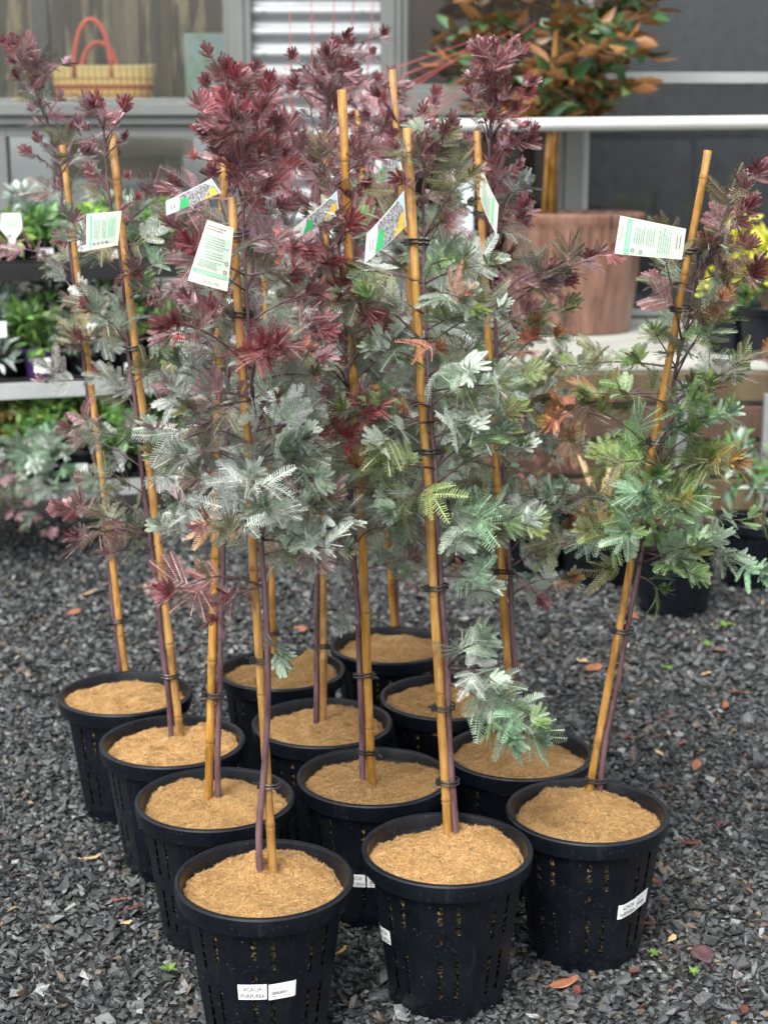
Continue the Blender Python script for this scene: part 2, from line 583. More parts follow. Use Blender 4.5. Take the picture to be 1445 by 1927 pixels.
def bush(name, mat, parent, c, rad, n, L, Wd, cols, up=0.5, shell=0.5, clumps=7, curl=0.25):
    """leaves gathered in uneven clumps inside an ellipsoid, so gaps show between the clumps"""
    c, rad = np.array(c, float), np.array(rad, float)
    d = rng.normal(size=(clumps, 3))
    d /= np.linalg.norm(d, axis=1, keepdims=True)
    cc = d * (rng.random((clumps, 1)) ** (1 / 3)) * 0.8
    which = rng.integers(0, clumps, n)
    off = rng.normal(size=(n, 3))
    off /= np.linalg.norm(off, axis=1, keepdims=True)
    q = cc[which] + off * (rng.random((n, 1)) ** shell) * 0.42
    pos = c + q * rad
    dirs = off + np.array([0, 0, up]) + rng.normal(0, 0.4, (n, 3))
    nrm = np.array([0, -0.25, 0.8]) + rng.normal(0, 0.55, (n, 3))
    cl = pick(cols, n)
    cl *= (0.75 + 0.5 * rng.random((clumps, 1)))[which]
    me = leaf_mesh(name, pos, dirs, nrm, L * (0.65 + 0.7 * rng.random(n)), Wd * (0.7 + 0.6 * rng.random(n)), cl, curl=curl)
    return link(name, me, mat, parent)


def stems_to(mb, base, c, rad, k, r=0.003):
    for _ in range(k):
        e = Vector((c[0] + random.uniform(-1, 1) * rad[0] * 0.7, c[1] + random.uniform(-1, 1) * rad[1] * 0.7, c[2] + random.uniform(-0.6, 0.7) * rad[2]))
        b = Vector(base) + Vector((random.uniform(-1, 1) * 0.012, random.uniform(-1, 1) * 0.012, 0))
        m = b.lerp(e, 0.5) + Vector((random.uniform(-1, 1), random.uniform(-1, 1), 0)) * 0.02
        mb.tube([b, m, e], [r, r * 0.8, r * 0.45], 5)


# ------------------------------------------------------------------ setting: ground, gravel, terrace
g = MB()
g.add([(-60, -60, 0), (60, -60, 0), (60, 60, 0), (-60, 60, 0)], [(0, 1, 2, 3)])
tag(g.build('ground', M['ground']), kind='structure')


def gravel():
    temps = []
    for i in range(14):
        bm = bmesh.new()
        k = 8
        p = rng.normal(size=(k, 3))
        p /= np.linalg.norm(p, axis=1, keepdims=True)
        p *= np.array([1.0, 0.62 + 0.3 * rng.random(), 0.36 + 0.24 * rng.random()])
        p *= 0.75 + 0.45 * rng.random((k, 1))
        vs_ = [bm.verts.new(q) for q in p]
        r_ = bmesh.ops.convex_hull(bm, input=vs_)
        bmesh.ops.delete(bm, geom=[v for v in bm.verts if not v.link_faces], context='VERTS')
        bmesh.ops.triangulate(bm, faces=bm.faces)
        bm.verts.ensure_lookup_table()
        bm.verts.index_update()
        temps.append((np.array([v.co[:] for v in bm.verts]), np.array([[v.index for v in f.verts] for f in bm.faces])))
        bm.free()
    P, S = [], []

    def field(y0, y1, sp, s0, s1, layer):
        ny = int((y1 - y0) / sp)
        for j in range(ny):
            y = y0 + (j + 0.5) * sp
            hw = 0.29 * y + 0.45
            nx = int(2 * hw / sp)
            x = -hw + (np.arange(nx) + 0.5) * sp
            q = np.stack([x, np.full(nx, y), np.zeros(nx)], 1)
            q[:, :2] += rng.uniform(-0.6, 0.6, (nx, 2)) * sp
            s = rng.uniform(s0, s1, nx) * (1 + 0.7 * (rng.random(nx) > 0.9))
            q[:, 2] = s * 0.28 + layer
            P.append(q)
            S.append(s)
    field(1.9, 4.4, 0.0130, 0.006, 0.0115, 0.0)
    field(1.9, 4.4, 0.022, 0.008, 0.0150, 0.004)
    field(4.4, 6.9, 0.021, 0.009, 0.016, 0.0)
    field(4.4, 6.9, 0.04, 0.011, 0.019, 0.005)
    P, S = np.concatenate(P), np.concatenate(S)
    n = len(P)
    a = rng.uniform(0, 2 * np.pi, n)
    tx, ty = rng.normal(0, 0.3, n), rng.normal(0, 0.3, n)
    which = rng.integers(0, len(temps), n)
    VV, II, k = [], [], 0
    for ti, (tv, tf) in enumerate(temps):
        w = np.where(which == ti)[0]
        m = len(w)
        v = tv[None] * S[w][:, None, None]
        ca, sa = np.cos(a[w])[:, None], np.sin(a[w])[:, None]
        x, y, z = v[..., 0], v[..., 1], v[..., 2]
        z = z + x * tx[w][:, None] + y * ty[w][:, None]
        v = np.stack([x * ca - y * sa, x * sa + y * ca, z], -1) + P[w][:, None]
        VV.append(v.reshape(-1, 3))
        II.append((tf[None] + (np.arange(m) * len(tv))[:, None, None] + k).reshape(-1))
        k += m * len(tv)
    me = mesh_np('gravel', np.concatenate(VV), 3, np.concatenate(II))
    me.shade_flat()
    tag(link('gravel', me, M['gravel']), kind='stuff')


gravel()

# ------------------------------------------------------------------ the wattles in pots
POT_H, RIM_R, MAT_Z = 0.31, 0.165, 0.287


def pot_r(z, th):
    r0 = 0.112 + (0.1475 - 0.112) * (z / 0.27)
    q = ((th + math.pi / 8) % (math.pi / 4)) - math.pi / 8
    oc = math.cos(math.pi / 8) / math.cos(q) * 1.035
    k = 0.6
    return r0 * (1 + k * (oc - 1))


def make_pot_mesh():
    """octagon-faced grow pot: slotted wall, foot ring and a broad turned-down rim"""
    th = []
    slots = []
    for p in range(8):
        c0 = p * math.pi / 4
        for dlt, is_slot in ((-22.5, 0), (-21.3, 0), (-15, 0), (-9.4, 1), (-5.6, 0), (0, 0), (4.8, 1), (8.6, 0), (14, 0), (21.3, 0)):
            th.append(c0 + R(dlt))
            slots.append(is_slot)
    zs, rows = [0.0, 0.016, 0.026], [0, 0, 0]
    for z0, z1, k in ((0.05, 0.140, 4), (0.172, 0.258, 4)):
        h = (z1 - z0) / k
        for i in range(k):
            zs += [z0 + i * h, z0 + (i + 1) * h - 0.0045]
            rows += [1, 0]
        rows[-1] = 0
    zs += [0.264, 0.272]
    rows += [0, 0]
    n, m = len(th), len(zs)
    v, f = [], []
    for j, z in enumerate(zs):
        for t in th:
            r = pot_r(z, t)
            if j == 0: r *= 0.965
            if j == 1: r *= 0.965
            v.append((r * math.cos(t), r * math.sin(t), z + 0.002))
    rr = random.Random(3)
    for j in range(m - 1):
        for i in range(n):
            if slots[i] and rows[j] and rr.random() > 0.06: continue
            q = (i + 1) % n
            f.append((j * n + i, j * n + q, (j + 1) * n + q, (j + 1) * n + i))
    mb = MB()
    mb.add(v, f)
    b = len(zs)
    prof = [(0.1475, 0.2722), (0.156, 0.2705), (0.1605, 0.274), (0.1625, 0.283), (0.1645, 0.300), (0.1650, 0.306), (0.1632, 0.3094), (0.1585, 0.3105), (0.1545, 0.3092), (0.1528, 0.305),
            (0.1512, 0.288), (0.1475, 0.276), (0.1400, 0.263), (0.1360, 0.257)]
    mb.lathe(prof, 96)
    # floor disc
    base = [(0.108 * math.cos(t), 0.108 * math.sin(t), 0.012) for t in th]
    mb.add(base, [tuple(range(n))])
    me = bpy.data.meshes.new('pot')
    me.from_pydata(mb.v, [], mb.f)
    me.materials.append(M['pot'])
    me.shade_smooth()
    me.set_sharp_from_angle(angle=R(24))
    return me


POT_ME = make_pot_mesh()


def soil_mesh():
    mb = MB()
    prof = [(0.0, 0.262), (0.1365, 0.262), (0.1345, 0.24), (0.1045, 0.02), (0.098, 0.016)]
    mb.lathe(prof, 56)
    me = bpy.data.meshes.new('potting_mix')
    me.from_pydata(mb.v, [], mb.f)
    me.materials.append(M['soil'])
    me.shade_smooth()
    return me


SOIL_ME = soil_mesh()


def coir_mat(parent, seed, bumps=()):
    """thick felted disc, dished and creased, with loose strands standing off it"""
    r_ = np.random.default_rng(seed)
    nr, nt = 16, 72
    ph = r_.uniform(0, 6.28, 8)
    fold_a, fold_d, fold_h = r_.uniform(0, 6.28), r_.uniform(0.02, 0.07), r_.uniform(0.004, 0.012)

    def zf(x, y):
        r = np.hypot(x, y)
        t = np.arctan2(y, x)
        z = 0.006 * np.sin(2 * t + ph[0]) * (r / 0.14) + 0.005 * np.sin(3 * t + ph[1]) * (r / 0.14) ** 2
        z = z + 0.004 * np.sin(x * 60 + ph[2]) * np.cos(y * 55 + ph[3]) + 0.0022 * np.sin(x * 170 + ph[4]) * np.sin(y * 160 + ph[5])
        u = x * np.cos(fold_a) + y * np.sin(fold_a) - fold_d
        w = -x * np.sin(fold_a) + y * np.cos(fold_a)
        z = z + fold_h * np.exp(-(u / 0.016) ** 2) * (w > 0)
        for (bx, by, bh, bs) in bumps:
            z = z + bh * np.exp(-(((x - bx) ** 2 + (y - by) ** 2) / bs ** 2))
        z = z - 0.012 * np.exp(-(r / 0.016) ** 2) + 0.003 * np.exp(-((r - 0.035) / 0.025) ** 2)
        return z
    rad0 = 0.1465
    V, F = [], []
    for i in range(nr + 1):
        fr = i / nr
        for k in range(nt):
            t = 2 * math.pi * k / nt
            rr = rad0 * fr * (1 + 0.018 * math.sin(5 * t + ph[6]) + 0.012 * math.sin(11 * t + ph[7]))
            x, y = rr * math.cos(t), rr * math.sin(t)
            z = MAT_Z + float(zf(np.array(x), np.array(y)))
            if i == nr: z -= 0.006
            V.append((x, y, z))
    for k in range(nt):
        a = V[nr * nt + k]
        V.append((a[0] * 0.945, a[1] * 0.945, a[2] - 0.014))
    for i in range(nr + 1):
        for k in range(nt):
            q = (k + 1) % nt
            F.append((i * nt + k, (i + 1) * nt + k, (i + 1) * nt + q, i * nt + q)[::-1])
    mb = MB()
    mb.add(V, F)
    o = mb.build('coir_mat', M['coir'], parent, smooth=True)
    # strands
    n = 16000
    rr = rad0 * np.sqrt(r_.random(n)) * 1.0
    edge = r_.random(n) < 0.13
    rr[edge] = rad0 * r_.uniform(0.97, 1.01, edge.sum())
    t = r_.uniform(0, 6.283, n)
    p = np.stack([rr * np.cos(t), rr * np.sin(t), np.zeros(n)], 1)
    a = r_.uniform(0, 6.283, n)
    L = r_.uniform(0.005, 0.016, n)
    L[r_.random(n) > 0.97] *= 1.9
    bend = r_.normal(0, 1.4, n)
    lift = np.abs(r_.normal(0.0008, 0.0015, n))
    wd = r_.uniform(0.00010, 0.00024, n)
    ring = []
    for s in (-0.5, -0.17, 0.17, 0.5):
        aa = a + bend * s
        q = p.copy()
        q[:, 0] += np.cos(aa) * L * s
        q[:, 1] += np.sin(aa) * L * s
        rq = np.hypot(q[:, 0], q[:, 1])
        k = np.minimum(1.0, (rad0 * 1.03) / np.maximum(rq, 1e-6))
        q[:, 0] *= k
        q[:, 1] *= k
        q[:, 2] = MAT_Z + zf(q[:, 0], q[:, 1]) + 0.0008 + lift * (0.4 + 1.6 * abs(s)) - np.where(np.hypot(q[:, 0], q[:, 1]) > rad0 * 0.95, 0.004, 0)
        side = np.stack([-np.sin(aa), np.cos(aa), np.full(n, 0.3)], 1) * wd[:, None]
        ring += [q - side, q + side]
    Vs = np.stack(ring, 1)
    Fs = np.array([(0, 1, 3, 2), (2, 3, 5, 4), (4, 5, 7, 6)])
    me = mesh_np('loose_strands', Vs.reshape(-1, 3), 4, (Fs[None] + (np.arange(n) * 8)[:, None, None]).reshape(-1))
    s_ = link('loose_strands', me, M['strand'], o)
    s_['kind'] = 'stuff'
    return o


# ---- feather leaf templates (pinnae): flat strip of paired leaflets along a midrib, unit length
def pinna_template(n, open_, ang0, ang1, vfold, curve, lw):
    V, F, C = [], [], []
    for j in range(n):
        t = 0.06 + 0.92 * (j + 0.5) / n
        sp = 0.92 / n
        prof = math.sin(math.pi * min(1, 0.12 + 0.86 * t)) ** 0.45
        ll = lw * prof
        a = R(ang0 + (ang1 - ang0) * t)
        w = sp * open_
        zc = -curve * t * t
        for s in (-1, 1):
            jit = random.uniform(-0.06, 0.06)
            dx, dy = math.cos(a + jit), s * math.sin(a + jit)
            px, py = -dy * s, dx * s
            dz = vfold + random.uniform(-0.12, 0.12)
            k = len(V)
            for u, ww in ((0.02, 0.75), (0.02, -0.75), (1.0, -0.55), (1.0, 0.55)):
                V.append((t + dx * ll * u + px * w * 0.5 * ww * s * 1.0, dy * ll * u + py * w * 0.5 * ww * s, zc + dz * ll * u))
                C.append(0.0 if u < 0.5 else 0.12)
            F.append((k, k + 1, k + 2, k + 3) if s > 0 else (k + 3, k + 2, k + 1, k))
    m = 5
    for j in range(m):
        t0, t1 = j / m, (j + 1) / m
        k = len(V)
        for t in (t0, t1):
            for s in (-1, 1):
                V.append((t, s * 0.016, -curve * t * t + 0.004))
                C.append(1.0)
        F.append((k, k + 2, k + 3, k + 1))
    return np.array(V), np.array(F), np.array(C)


PINNA = [
    pinna_template(13, 0.50, 76, 50, 0.06, 0.10, 0.21),   # feathery, open
    pinna_template(14, 0.52, 72, 48, 0.22, 0.28, 0.20),
    pinna_template(12, 0.80, 66, 44, 0.12, 0.12, 0.20),   # fuller
    pinna_template(12, 0.74, 62, 42, 0.28, 0.32, 0.19),
    pinna_template(11, 0.98, 60, 38, 0.25, 0.10, 0.185),    # young, half folded
    pinna_template(11, 0.98, 54, 34, 0.35, -0.12, 0.165),
]
RACHIS = (np.array([(0, -0.012, 0), (0, 0.012, 0), (1, 0.009, 0), (1, -0.009, 0)], float), np.array([(0, 3, 2, 1)]), np.ones(4))
TEMPL = PINNA + [RACHIS]

PAL = {
    'maroon': (0.150, 0.012, 0.024), 'red': (0.235, 0.022, 0.032), 'plum': (0.165, 0.043, 0.058), 'mauve': (0.31, 0.165, 0.195),
    'olive': (0.125, 0.125, 0.040), 'bronze': (0.26, 0.11, 0.028), 'sage': (0.205, 0.285, 0.20), 'silver': (0.56, 0.63, 0.56),  # silver is lightened beyond the foliage tone to paint in specular glints
    'grey': (0.235, 0.27, 0.245), 'green': (0.115, 0.225, 0.045), 'bluegreen': (0.145, 0.27, 0.155), 'smoke': (0.100, 0.108, 0.085), 'lime': (0.165, 0.225, 0.045),
    'gold': (0.38, 0.27, 0.03), 'coral': (0.50, 0.15, 0.085),
}


class Wattle:
    def __init__(self, seed):
        self.r = np.random.default_rng(seed)
        self.items = []      # template, origin, x axis, normal, length, width, colour, rib colour
        self.mb = MB()
        self.clear = None

    def leaf(self, p, d, up, size, col, rib, young):
        r = self.r
        d = d / np.linalg.norm(d)
        up = up - d * up.dot(d)
        up /= np.linalg.norm(up) + 1e-9
        y = np.cross(up, d)
        npair = int(r.integers(3, 5)) if not young else int(r.integers(3, 6))
        rl = size * (0.55 if not young else 0.42)
        self.items.append((6, p, d, up, rl, rl, rib, rib))
        base = (0, 1, 2, 3)[int(r.integers(0, 4))] if not young else int(r.integers(4, 6))
        if not young and r.random() < 0.45: base = (2, 3)[int(r.integers(0, 2))]
        for j in range(npair):
            f = (j + 0.75) / npair
            q = p + d * rl * f - up * rl * 0.12 * f * f
            ang = R((66 - 42 * f) if not young else (60 - 40 * f))
            pl = size * (0.74 + 0.3 * f) * (0.85 + 0.3 * r.random()) * (1.0 if not young else 0.8)
            for s in (-1, 1):
                if r.random() < 0.05: continue
                a = ang + r.normal(0, 0.12)
                dd = d * math.cos(a) + y * s * math.sin(a) + up * r.normal(0.02 if not young else 0.12, 0.16)
                nn = up + y * s * r.normal(-0.15, 0.25) + r.normal(0, 0.12, 3)
                c = col * (1 + r.normal(0, 0.13)) + r.normal(0, 0.006, 3)
                self.items.append((base, q, dd / np.linalg.norm(dd), nn, pl, pl * (1.0 + 0.25 * r.random()), np.clip(c, 0.004, 0.9), rib))
        if young or r.random() < 0.35:
            q = p + d * rl
            self.items.append((base, q, d, up, size * 0.8, size * 0.8, col, rib))

    def branch(self, p0, p1, droop, r0, cols, tipcols, size, tip=0.25, dens=0.023, start=0.12):
        """a twig from p0 to p1 with alternate feather leaves and a tuft of young ones"""
        r = self.r
        p0, p1 = np.array(p0, float), np.array(p1, float)
        L = np.linalg.norm(p1 - p0)
        ax = (p1 - p0) / (L + 1e-9)
        side = np.cross(ax, [0, 0, 1.0])
        side /= np.linalg.norm(side) + 1e-9
        wob = r.normal(0, 0.05) * L
        K = 7
        pts = []
        for i in range(K):
            t = i / (K - 1)
            b = p0 + (p1 - p0) * t
            b = b + np.array([0, 0, 1]) * (droop * L * math.sin(math.pi * t) * 0.5) + side * wob * math.sin(math.pi * t)
            pts.append(b)
        pts = np.array(pts)
        self.mb.tube(pts, [r0 * (1 - 0.72 * i / (K - 1)) for i in range(K)], 5)
        n = max(2, int(L * (1 - start) / dens))
        gold = r.uniform(0, 6.28)
        for i in range(n):
            t = start + (1 - start) * (i + 0.5) / n
            u = t * (K - 1)
            k = min(int(u), K - 2)
            p = pts[k] + (pts[k + 1] - pts[k]) * (u - k)
            T = pts[k + 1] - pts[k]
            T /= np.linalg.norm(T) + 1e-9
            S = np.cross(T, [0, 0, 1.0])
            S /= np.linalg.norm(S) + 1e-9
            U = np.cross(S, T)
            gold += 2.4
            rad = S * math.cos(gold) + U * (0.55 * math.sin(gold) + 0.15)
            d = T * r.uniform(0.35, 0.8) + rad * 0.9 + np.array([0, -0.12, 0.05]) + r.normal(0, 0.15, 3)
            up = np.array([0, -0.55, 0.75]) + r.normal(0, 0.5, 3)
            if self.clear is not None and self.clear(p): continue
            yy = t > 1 - tip * r.uniform(0.5, 1.4)
            pal = tipcols if yy else cols
            c = np.array(PAL[pal[int(r.integers(0, len(pal)))]])
            c2 = np.array(PAL[(tipcols if r.random() < 0.12 else cols)[0]])
            c = (c * 0.82 + c2 * 0.18) * math.exp(r.normal(-0.04, 0.30))
            rib = c * 0.6 + np.array((0.34, 0.33, 0.30)) * 0.6
            self.leaf(p, d, up, size * r.uniform(0.75, 1.15) * (1 - 0.25 * (t > 0.85)), c, rib, yy and r.random() < 0.5)
        for i in range(int(r.integers(2, 4))):
            d = ax + r.normal(0, 0.38, 3) + np.array([0, 0, 0.2])
            c = np.array(PAL[tipcols[int(r.integers(0, len(tipcols)))]])
            self.leaf(pts[-1], d, np.array([0, -0.7, 0.5]) + r.normal(0, 0.4, 3), size * r.uniform(0.5, 0.75), c, c * 0.6 + 0.07, True)
        return pts

    def foliage(self, parent):
        VV, II, CC, k = [], [], [], 0
        for ti, (tv, tf, tc) in enumerate(TEMPL):
            it = [q for q in self.items if q[0] == ti]
            if not it: continue
            m = len(it)
            O = np.array([q[1] for q in it])
            X = np.array([q[2] for q in it])
            N = np.array([q[3] for q in it])
            Ln = np.array([q[4] for q in it])[:, None, None]
            Wn = np.array([q[5] for q in it])[:, None, None]
            N = N - X * (N * X).sum(1, keepdims=True)
            N /= np.linalg.norm(N, axis=1, keepdims=True) + 1e-9
            Yv = np.cross(N, X)
            v = O[:, None] + X[:, None] * tv[None, :, 0:1] * Ln + Yv[:, None] * tv[None, :, 1:2] * Wn + N[:, None] * tv[None, :, 2:3] * Ln
            VV.append(v.reshape(-1, 3))
            II.append((tf[None] + (np.arange(m) * len(tv))[:, None, None] + k).reshape(-1))
            c0 = np.array([q[6] for q in it])[:, None]
            c1 = np.array([q[7] for q in it])[:, None]
            w = tc[None, :, None]
            jit = np.repeat(1 + self.r.normal(0, 0.16, (m, (len(tv) + 3) // 4, 1)), 4, axis=1)[:, :len(tv)]
            CC.append((c0 * (1 - w) + c1 * w).reshape(-1, 3) * jit.reshape(-1, 1))
            k += m * len(tv)
        me = mesh_np('foliage', np.concatenate(VV), 4, np.concatenate(II), np.clip(np.concatenate(CC), 0.002, 0.95))
        return link('foliage', me, M['foliage'], parent)


def make_tie(parent, p, ax, gap, seed):
    """black clip tie: two thin wire loops round cane and stem with a toggle"""
    rr = random.Random(seed)
    mb = MB()
    a = rr.uniform(0, 6.28)
    for dz in (-0.0035, 0.0035):
        pts = []
        for k in range(17):
            w = 2 * math.pi * k / 16
            q = Vector((math.cos(w) * (0.0125 + abs(gap) * 0.5), math.sin(w) * 0.0135, dz + 0.002 * math.sin(w + a)))
            pts.append(Vector(p) + q + Vector((gap * 0.5, 0, 0)))
        mb.tube(pts, 0.0021, 5, cap=False)
    s = -1 if gap > 0 else 1
    c = Vector(p) + Vector((s * 0.013, -0.008, 0))
    mb.box((c.x - 0.005, c.y - 0.004, c.z - 0.006), (c.x + 0.005, c.y + 0.004, c.z + 0.006))
    mb.tube([c, c + Vector((s * 0.011, -0.006, rr.uniform(-0.008, 0.01)))], [0.0028, 0.0017], 6)
    return mb.build('tie', M['tie'], parent)


def sticker(pot, th0, z0, w, h, kind, skew=0.0):
    """paper label following the curve of the pot wall"""
    def wrap(u, v, lift):
        th = th0 + u / 0.128
        z = z0 + v + skew * u
        r = pot_r(z, th - POT_YAW[0]) + 0.0012 + lift
        return (r * math.cos(th - math.pi / 2), r * math.sin(th - math.pi / 2), z)
    mb = MB()
    nu, nv = 10, 3
    v = [wrap(-w / 2 + w * i / nu, -h / 2 + h * j / nv, 0) for j in range(nv + 1) for i in range(nu + 1)]
    f = [(j * (nu + 1) + i, j * (nu + 1) + i + 1, (j + 1) * (nu + 1) + i + 1, (j + 1) * (nu + 1) + i) for j in range(nv) for i in range(nu)]
    mb.add(v, f)
    s = mb.build('sticker', M['white'], pot)
    if kind == 'name':
        for txt, dv, sz in (("ACACIA", 0.0055, 0.0088), ("PURPUREA", -0.0085, 0.0088)):
            me = text_mesh(txt, sz, bold=True)
            for q in me.vertices: q.co = wrap(q.co.x, q.co.y * 1.35 + dv, 0.0006)
            link('lettering', me, M['ink'], s)
    else:
        b = MB()

        def bar(u0, u1, v0, v1):
            b.add([wrap(u0, v0, .0006), wrap(u1, v0, .0006), wrap(u1, v1, .0006), wrap(u0, v1, .0006)], [(0, 1, 2, 3)])
        rr = random.Random(5)
        u = -w * 0.38
        while u < w * 0.2:
            d = rr.choice((0.0006, 0.0009, 0.0014))
            bar(u, u + d, -0.006, 0.0005)
            u += d + rr.choice((0.0006, 0.001))
        bar(-w * 0.38, w * 0.36, 0.0085, 0.0093)
        bar(-w * 0.38, w * 0.12, 0.0045, 0.0053)
        bar(-w * 0.38, -w * 0.22, -0.0105, -0.009)
        bar(-w * 0.02, w * 0.3, -0.0105, -0.0095)
        b.build('barcode', M['ink'], s)
    return s


def text_mesh(txt, size, bold=False, shear=0.0):
    cu = bpy.data.curves.new('t', 'FONT')
    cu.body = txt
    cu.size = size
    cu.align_x = 'CENTER'
    cu.align_y = 'CENTER'
    cu.shear = shear
    cu.resolution_u = 2
    if bold: cu.offset = size * 0.012
    o = bpy.data.objects.new('t', cu)
    COL.objects.link(o)
    bpy.context.view_layer.update()
    me = bpy.data.meshes.new_from_object(o.evaluated_get(bpy.context.evaluated_depsgraph_get()))
    me.materials.clear()
    bpy.data.objects.remove(o)
    return me


POT_YAW = [0.0]
PURP, PURP2 = ['maroon', 'plum', 'maroon', 'red'], ['maroon', 'red', 'plum', 'mauve']
GREY, SAGE = ['grey', 'sage', 'smoke', 'silver', 'olive', 'plum'], ['sage', 'bluegreen', 'silver', 'olive', 'green', 'sage']
GREEN = ['green', 'bluegreen', 'lime', 'olive', 'green', 'sage']
SMOKY = ['smoke', 'olive', 'grey', 'silver', 'sage']
MAUVE = ['plum', 'mauve', 'olive', 'smoke', 'sage']

